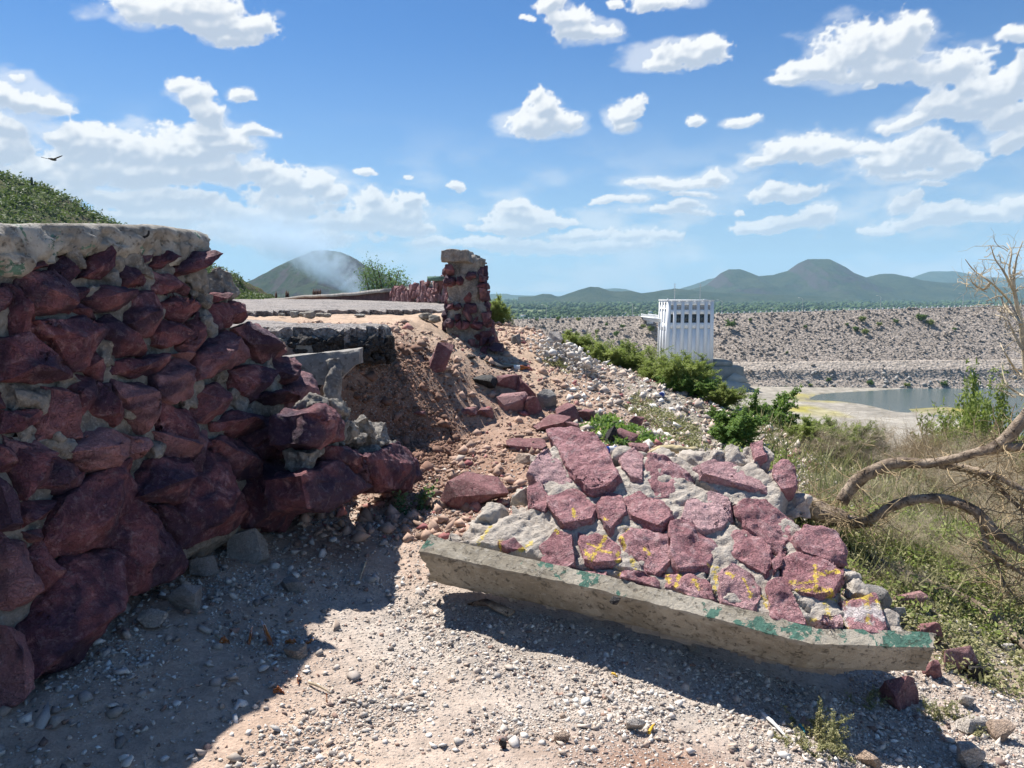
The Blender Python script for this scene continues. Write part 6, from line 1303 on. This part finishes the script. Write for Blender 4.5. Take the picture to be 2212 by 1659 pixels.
# ------------------------------------------------------------------ fallen dead tree
def build_dead_tree():
    T = thing('fallen_dead_tree', 'fallen dead tree with arching bare limbs sprawling over the bank at the right', 'dead tree', at(1745, 1110, 5.0) - [0, 0, .3])
    def limb(name, pts, rad, seed, n=12, par=T):
        P = [at(px, py, Y) for px, py, Y in pts]; sc = np.array([Y for *_, Y in pts]) / FPX / S; V, F = polytube(P, np.array(rad) * sc, n, 9, .17, seed); return mk(name, V, F, M['bark'], par, smooth=True), np.array(P)
    r = np.random.default_rng(6); paths = []
    def add(*a, **k): o, P = limb(*a, **k); paths.append(P); return o
    add('trunk', [(1700, 1075, 5.15), (1745, 1095, 5.1), (1795, 1112, 5.0), (1840, 1128, 4.9), (1880, 1126, 4.85)], [26, 24, 20, 15, 12], 1, 16)
    up = add('branch', [(1818, 1085, 4.9), (1840, 1052, 4.9), (1865, 1030, 4.85), (1905, 1008, 4.8), (1950, 1000, 4.75), (1998, 1002, 4.7), (2050, 993, 4.6), (2110, 978, 4.5), (2160, 962, 4.45), (2212, 900, 4.4), (2260, 830, 4.4)], [14, 15, 14, 12.5, 12, 11, 9.5, 11, 14, 12, 10], 2, 14)
    add('branch', [(2030, 1003, 4.66), (2085, 1012, 4.6), (2130, 1022, 4.5), (2175, 1040, 4.45), (2212, 1062, 4.4), (2270, 1100, 4.4)], [9, 8, 7, 7, 7.5, 6], 3)
    add('branch', [(2110, 1020, 4.52), (2150, 1048, 4.5), (2185, 1080, 4.45), (2212, 1104, 4.4), (2260, 1140, 4.4)], [5, 5, 4.5, 4.5, 4], 4)
    add('branch', [(2150, 962, 4.46), (2190, 966, 4.4), (2230, 966, 4.35), (2290, 975, 4.3)], [9, 9, 9, 8], 5)
    add('branch', [(1850, 1128, 4.88), (1888, 1118, 4.8), (1920, 1098, 4.75), (1955, 1084, 4.7), (2000, 1076, 4.65), (2045, 1080, 4.6), (2090, 1094, 4.5), (2125, 1120, 4.45), (2150, 1150, 4.4), (2190, 1178, 4.35), (2225, 1196, 4.3), (2290, 1230, 4.3)], [11, 10, 11, 11, 11, 11, 11, 11, 11, 10, 10, 9], 6, 14)
    add('branch', [(2120, 1122, 4.46), (2128, 1160, 4.45), (2134, 1186, 4.42), (2152, 1202, 4.4), (2185, 1225, 4.4), (2225, 1248, 4.35), (2270, 1270, 4.35)], [8, 7, 6.5, 5.5, 4.5, 4, 3], 7, 10)
    add('branch', [(2150, 1200, 4.42), (2160, 1235, 4.4), (2172, 1262, 4.4), (2200, 1300, 4.4)], [4, 3, 2.5, 1.5], 8, 8)
    add('branch', [(1700, 1090, 5.2), (1660, 1080, 5.2), (1640, 1062, 5.2)][::-1], [8, 12, 20], 9, 10)
    # twigs off the limbs
    mb = MB(); 
    for P in paths[1:8] + [paths[0]]:
        for k in range(120 if P is paths[0] else 34):
            t = r.random() * (len(P) - 1); i = int(t); p = P[i] * (1 - t + i) + P[min(i + 1, len(P) - 1)] * (t - i)
            if p[0] > 3.3: continue
            segs = grow(r, 1, r.uniform(.12, .42), 1.6, .2, 1, 1, .5, r0=.0042); P0, P1, R0, R1, _ = seg_arrays(segs); Q = r.normal(size=3); f = -1 if r.random() < .45 else 1
            V, F = tubes(P0 * [1, 1, f] + p, P1 * [1, 1, f] + p, R0, R1, 4); mb.add(V, F)
    mb.mk('twigs', M['twig'], T, smooth=True)
    P = [hit(*q_) for q_ in [(1868, 1202), (1915, 1230), (1975, 1258), (2040, 1284), (2100, 1314), (2150, 1348), (2190, 1386), (2240, 1428)]]; P = [p + [0, 0, .03] for p in P]
    for p in P: g = float(H(p[0], p[1])) + .03
    V, F = polytube(P, np.array([7, 8.5, 11, 13, 12.5, 11, 9.5, 8]) * 4.2 / FPX / S, 14, 9, .2, 44); tag(mk('log', V, F, M['bark'], smooth=True), 'bare peeling log lying diagonally across the weeds at the right', 'log')
    # roots and dead wood heap
    T2 = None
    # tall bare sapling at the right edge
    T3 = thing('bare_sapling', 'tall bare dry sapling with curling twigs at the right edge against the sky', 'dry tree', at(2240, 980, 5.6)); mb = MB(); tw = MB()
    main = [(2240, 1000, 5.6), (2228, 880, 5.6), (2215, 780, 5.6), (2206, 700, 5.6), (2190, 620, 5.6), (2196, 560, 5.6), (2210, 520, 5.6)]; P = np.array([at(*m) for m in main]); V, F = polytube(P, np.array([.03, .027, .022, .018, .012, .006, .003]), 8, 7, .1, 3); mb.add(V, F)
    for br in ([(2206, 700), (2180, 650), (2140, 610), (2105, 585), (2085, 560)], [(2195, 640), (2170, 590), (2150, 560), (2140, 530)], [(2212, 760), (2190, 720), (2175, 690), (2150, 680)], [(2190, 620), (2180, 585), (2185, 545), (2175, 525)], [(2220, 820), (2195, 800), (2170, 760), (2160, 740)], [(2226, 860), (2200, 850), (2175, 830), (2165, 800)], [(2140, 610), (2125, 625), (2105, 615), (2095, 600)], [(2206, 700), (2170, 660), (2160, 640), (2130, 650)]):
        B = np.array([at(x, y, 5.6 + r.normal(0, .1)) for x, y in br]); V, F = polytube(B, np.linspace(.011, .0025, len(B)), 6, 6, .1, 4); mb.add(V, F)
        for k in range(11):
            t = r.random() * (len(B) - 1); i = int(t); p = B[i] * (1 - t + i) + B[i + 1] * (t - i); segs = grow(r, 1, r.uniform(.08, .30), 1.3, .2, 1, 1, .7, r0=.0032); P0, P1, R0, R1, _ = seg_arrays(segs); V, F = tubes(P0 + p, P1 + p, R0, R1, 4); tw.add(V, F)
    mb.mk('trunk', M['twig_pale'], T3, smooth=True); tw.mk('twigs', M['twig_pale'], T3, smooth=True)
build_dead_tree()

# ------------------------------------------------------------------ litter
def glass_mat(name, c, rough=.08):
    m = bpy.data.materials.new(name); m.use_nodes = True; b = m.node_tree.nodes['Principled BSDF']; b.inputs['Base Color'].default_value = (*c, 1); b.inputs['Roughness'].default_value = rough; b.inputs['Transmission Weight'].default_value = .55; b.inputs['IOR'].default_value = 1.45; return m
M['amber'] = glass_mat('amber bottle glass', (.55, .17, .03)); M['blue'] = simple('blue can paint', (.02, .06, .32), .35, .5, .1, 20)
M['paper'] = simple('white label paper', (.70, .70, .68), .8, .2, .05, 20); M['yellowp'] = simple('yellow plastic', (.7, .42, .03), .5, .4, .05); M['cloth'] = simple('cream rag', (.60, .50, .30), .95, .1, .2, 12, .6); M['board'] = simple('dark sheet of board', (.09, .085, .08), .85, .2, .2, 5); M['wood'] = simple('dry wood splinter', (.52, .42, .30), .9, .1, .2, 30); M['teal'] = simple('teal plastic scrap', (.02, .30, .36), .4, .4, .05)
def shard(label, px, py, w_, h_, seed, ang=None):
    b = hit(px, py); sc = b[1] / FPX / S; r = np.random.default_rng(seed); R0 = .034; a0 = r.uniform(0, 6.28); n = 9; span = min(2.6, w_ * sc / R0 * .9); V = []
    for k in range(n + 1):
        th = a0 + span * (k / n - .5); hh = h_ * sc * r.uniform(.55, 1.1) * math.sin(math.pi * (k + .4) / (n + .8)) ** .5
        for (rad, z) in ((R0, -.004), (R0, hh), (R0 - .0035, hh), (R0 - .0035, -.004)): V.append((rad * math.cos(th), rad * math.sin(th), z))
    V = np.array(V); tl = r.uniform(-.5, .5); V[:, 0] += V[:, 2] * tl; V = V - V.mean(0) * [1, 1, 0] + b + [0, 0, .002]; F = [[i * 4 + k, i * 4 + (k + 1) % 4, (i + 1) * 4 + (k + 1) % 4, (i + 1) * 4 + k] for i in range(n) for k in range(4)] + [[0, 1, 2, 3], [n * 4 + 3, n * 4 + 2, n * 4 + 1, n * 4]]
    return tag(mk('glass_shard', V, F, M['amber'], smooth=False), label, 'glass shard', 'brown bottle glass shards')
for a in [('curved amber bottle shard standing on the sunlit gravel', 645, 1476, 34, 20, 1), ('pointed amber shard left of and below the curved one', 602, 1498, 30, 18, 2), ('small amber sliver right of the other sunlit shards', 706, 1518, 10, 26, 3), ('long amber shard lying at the edge of the shadow', 672, 1388, 44, 12, 4), ('thin curved amber sliver crossing the shadow edge', 628, 1392, 30, 18, 5), ('large dark bottle shard in the shade', 540, 1388, 40, 36, 6), ('upright dark bottle shard right of the large one in the shade', 578, 1392, 34, 56, 7), ('small dark pointed shard left in the shade', 484, 1392, 28, 20, 8), ('brown shard with a sharp tip at the bottom centre', 1086, 1618, 12, 24, 9), ('tiny red brown shard on the gravel right of the other shards', 843, 1400, 12, 10, 10)]: shard(*a)
def disc(name, label, px, py, rad, mat, th=.003, tilt=.2):
    b = hit(px, py); n = 14; a = np.arange(n) * 2 * math.pi / n; V = np.vstack([np.column_stack([rad * np.cos(a), rad * np.sin(a), 0 * a]), np.column_stack([rad * .85 * np.cos(a), rad * .85 * np.sin(a), 0 * a + th])]); V[:, 2] += V[:, 0] * tilt; V = V + b + [0, 0, rad * abs(tilt)]
    F = [[i, (i + 1) % n, n + (i + 1) % n, n + i] for i in range(n)] + [list(range(n))[::-1], [n + i for i in range(n)]]; return tag(mk(name, V, F, mat), label, 'bottle cap', 'bottle caps on the gravel')
disc('bottle_cap', 'pale bottle cap lying by the dark shards in the shade', 592, 1436, .014, M['paper'], .005, .4); disc('bottle_cap', 'grey bottle cap on the gravel left of the foreground weed', 1335, 1542, .014, M['concrete'], .005, .3); disc('bottle_cap', 'white bottle cap on the gravel in front of the slab, left of centre', 914, 1498, .012, M['paper'], .004, .2); disc('bottle_cap', 'white bottle cap at the bottom of the gravel, centre left', 926, 1590, .013, M['paper'], .004, .2)
def bottle(name, label, cat, px, py, L, rad, mat, ang, lab=True, can=False):
    b = hit(px, py) + [0, 0, rad]; d = np.array([math.cos(ang), math.sin(ang), 0.0]); T = thing(name, label, cat, b - [0, 0, rad])
    prof = [(0, .6), (.02, 1), (.62, 1), (.74, .62), (.84, .38), (.97, .36), (1, .30)] if not can else [(0, .8), (.05, 1), (.93, 1), (1, .8)]
    n = 16; s_ = np.array([-d[1], d[0], 0]); V = []
    for t, k in prof:
        for j in range(n): a = j * 2 * math.pi / n; V.append(b + d * (t - .5) * L + (s_ * math.cos(a) + np.array([0, 0, 1]) * math.sin(a)) * rad * k)
    m_ = len(prof); F = [[i * n + j, i * n + (j + 1) % n, (i + 1) * n + (j + 1) % n, (i + 1) * n + j] for i in range(m_ - 1) for j in range(n)] + [list(range(n))[::-1], [(m_ - 1) * n + j for j in range(n)]]; mk('body', V, F, mat, T, smooth=True, sharp=40)
    V = []
    for t in ((.22, .52) if not can else (.30, .70)):
        for j in range(n): a = j * 2 * math.pi / n; V.append(b + d * (t - .5) * L + (s_ * math.cos(a) + np.array([0, 0, 1]) * math.sin(a)) * rad * 1.012)
    mk('label_band' if can else 'paper_label', V, [[j, (j + 1) % n, n + (j + 1) % n, n + j] for j in range(n)], M['paper'], T, smooth=True)
bottle('glass_bottle', 'brown glass bottle with a white label lying right of the pier shadow', 'bottle', 1122, 800, .24, .032, M['amber'], .05)
bottle('drink_can', 'blue drink can lying at the top edge of the slab near the creeper', 'can', 1320, 980, .12, .033, M['blue'], .3, can=True)
bottle('drink_can', 'small white and blue can on the gravel slope below the shrubs', 'can', 1430, 858, .12, .034, M['blue'], 1.2, can=True)
def sheet(name, label, cat, pts, mat, th=.008, lift=.0):
    P = np.array([hit(*p) for p in pts]); P[:, 2] += .012 + lift * np.array([k % 2 for k in range(len(P))]); n = len(P); V = np.vstack([P, P + [0, 0, th]]); return tag(mk(name, V, [list(range(n))[::-1], [n + i for i in range(n)]] + [[i, (i + 1) % n, (i + 1) % n + n, i + n] for i in range(n)], mat), label, cat)
sheet('board_scrap', 'dark torn sheet of board lying half in the shadow of the pier', 'board', [(1040, 775), (1065, 778), (1090, 792), (1112, 797), (1080, 797), (1050, 786)], M['board'], .01, .015)
sheet('cardboard_scrap', 'pale strip of cardboard lying right of the dark board', 'cardboard', [(1080, 790), (1130, 790), (1134, 796), (1085, 797)], M['cloth'], .008)
def rag():
    P = [at(1400, 985, 5.1), at(1435, 975, 5.05), at(1480, 978, 5.0), at(1510, 985, 5.0), at(1525, 1010, 4.9), at(1532, 1030, 4.75)]
    V, F = polytube(P, [.012, .022, .026, .02, .018, .03], 12, 8, .55, 3); V[:, 2] += .02; tag(mk('rag', V, F, M['cloth'], smooth=True), 'twisted cream rag draped over the upper edge of the slab', 'rag')
rag()
def stick(label, a, b, rad, mat='wood', name='wood_splinter', cat='stick'):
    A, B = hit(*a), hit(*b); A[2] += .012; B[2] += .012; V, F = polytube([A, (A + B) / 2 + [0, 0, .006], B], [rad, rad * .9, rad * .4], 7, 4, .3, int(a[0])); tag(mk(name, V, F, M[mat], smooth=True), label, cat)
stick('dry splinter of wood pointing down across the shadow edge', (790, 1218), (776, 1262), .007); stick('thin dry twig on the bank under the end stones of the wall', (682, 1108), (745, 1098), .004); stick('short pale stick beside the sunlit amber shards', (668, 1480), (716, 1504), .006)
stick('white stick in the shade by the small dark shard', (466, 1378), (480, 1392), .005); stick('long bent twig lying in front of the foreground weed', (1645, 1545), (1700, 1600), .009, 'paper', 'white_strip', 'plastic strip')
stick('yellow plastic scrap at the bottom centre of the gravel', (1402, 1590), (1414, 1570), .006, 'yellowp', 'plastic_scrap', 'plastic scrap'); stick('small yellow plastic scrap below the slab shadow', (1322, 1460), (1334, 1468), .005, 'yellowp', 'plastic_scrap', 'plastic scrap'); stick('teal plastic scrap on the gravel right of the weed', (1728, 1572), (1738, 1588), .007, 'teal', 'plastic_scrap', 'plastic scrap')
sheet('bark_piece', 'curved dark piece of bark lying under the left part of the cap', 'bark piece', [(1010, 1312), (1050, 1310), (1090, 1322), (1112, 1336), (1098, 1338), (1050, 1322)], M['bark'], .012, .02)
# soaring bird
def bird():
    c = at(112, 344, 60); T = thing('bird', 'dark vulture gliding with raised wings over the left hill', 'bird', c)
    sc = 60 / FPX / S; b = [c + np.array([dx * sc, dy * sc * .0 + dz2, -dy * sc]) for dx, dy, dz2 in [(-1, 1, 0), (12, 2, .3)]]
    body = polytube([c + [-.12, -.25, .02], c + [0, 0, 0], c + [.1, .28, 0], c + [.12, .40, .03]], [.03, .10, .08, .03], 8, 4, .1); mk('body', *body, M['dark_rock'], T, smooth=True)
    def wing(sg, span, rise): 
        V = []
        for t in np.linspace(0, 1, 7): x = sg * span * t; z = rise * t ** 1.2; ch = .24 * (1 - t * .45) * (1 if t < .95 else .5); V += [c + [x, ch * .6, z], c + [x, -ch * .7, z - .02], c + [x, -ch * .7, z - .045], c + [x, ch * .6, z - .035]]
        mk('wing', V, [[i * 4 + k, i * 4 + (k + 1) % 4, (i + 1) * 4 + (k + 1) % 4, (i + 1) * 4 + k] for i in range(6) for k in range(4)] + [[0, 1, 2, 3], [24, 27, 26, 25]], M['dark_rock'], T)
    wing(1, .82, .30); wing(-1, .80, .18)
bird()

# ------------------------------------------------------------------ smoke and the air itself
def volume(name, lo, hi, dens, col, fn=None, step=None):
    V, F, _ = MB().box((np.array(lo) + hi) / 2, np.array(hi) - lo).get(); m = bpy.data.materials.new(name); m.use_nodes = True; t = NT(m.node_tree); t.n.clear(); o = t.new('ShaderNodeOutputMaterial'); v = t.new('ShaderNodeVolumePrincipled')
    t.put(v.inputs['Color'], (*col, 1)); v.inputs['Density'].default_value = dens; v.inputs['Anisotropy'].default_value = .0
    if fn: t.put(v.inputs['Density'], fn(t))
    t.l.new(v.outputs[0], o.inputs['Volume']); ob = mk(name, V, F, m); tag(ob, kind='stuff'); return ob
volume('haze', (-12500, -12500, -60), (12500, 12500, 620), 6.5e-5, (.50, .78, 1.0))
def smoke_fn(t):
    p = t.pos(); c = at(765, 630, 2000); q = t.vec('SUBTRACT', p, tuple(c)); s = t.new('ShaderNodeSeparateXYZ'); t.put(s.inputs[0], q)
    x, y, z = s.outputs; zz = t.math('MAXIMUM', z, 0.0); ctr = t.math('MULTIPLY', zz, -1.35); rad = t.math('ADD', 34.0, t.math('MULTIPLY', zz, .95))
    dx = t.math('DIVIDE', t.math('SUBTRACT', x, ctr), rad); dy = t.math('DIVIDE', y, t.math('ADD', rad, 15.0)); d = t.math('SQRT', t.math('ADD', t.math('MULTIPLY', dx, dx), t.math('MULTIPLY', dy, dy)))
    n = t.noise(q, .022, 4, .6, .8); f = t.math('SUBTRACT', 1.15, d); f = t.math('ADD', f, t.ramp(n, .3, .7, -.75, .55, False)); return t.math('MULTIPLY', t.ramp(f, 0, 1.2, 0, .017), t.ramp(z, 230, 60, 0, 1))
c0 = at(765, 630, 2000)
def build_smoke():
    ob = volume('smoke', c0 + np.array([-400, -110, -30]), c0 + np.array([115, 110, 260]), .01, (.72, .86, 1.0), smoke_fn)
    ob.active_material.cycles.volume_step_rate = 1.0
build_smoke()
scene.cycles.volume_step_rate = 1.0; scene.cycles.volume_max_steps = 48

def build_thicket():
    """the tangle of dead twigs nobody could count, over the whole bank"""
    r = np.random.default_rng(71); protos = []
    for k in range(3):
        segs = grow(np.random.default_rng(500 + k), 12, .8, 1.1, .2, 2, 3, .42, r0=.0058, thin=.72); P0, P1, R0, R1, lev = seg_arrays(segs); V, F = tubes(P0, P1, R0, R1, 3); protos.append((V, F))
    mb = MB(); poly = [(2.25, 4.6), (2.1, 6.0), (2.7, 7.5), (3.3, 9.0), (5.0, 10.5), (8.0, 10), (7.5, 6), (4.6, 4.7)]; n = 0
    VV = []; FF = []; off = 0
    while n < 90:
        x, y = r.uniform(2.0, 8.2), r.uniform(4.5, 10.6)
        if not inpoly(np.array([x]), np.array([y]), poly)[0] or x / y > .80 or x / y < .45: continue
        V, F = protos[n % 3]; a = r.uniform(0, 6.28); s_ = r.uniform(.30, .80) * (1 if y > 6.5 else .55); c, d = math.cos(a), math.sin(a); W = np.column_stack([V[:, 0] * c - V[:, 1] * d, V[:, 0] * d + V[:, 1] * c, V[:, 2] * .8]) * s_ + [x, y, float(H(x, y)) - .03]
        VV.append(W); FF.append(F + off); off += len(W); n += 1
    tag(mk('dead_twigs', np.vstack(VV), np.vstack(FF), M['twig_pale'], smooth=True), kind='stuff')
build_thicket()
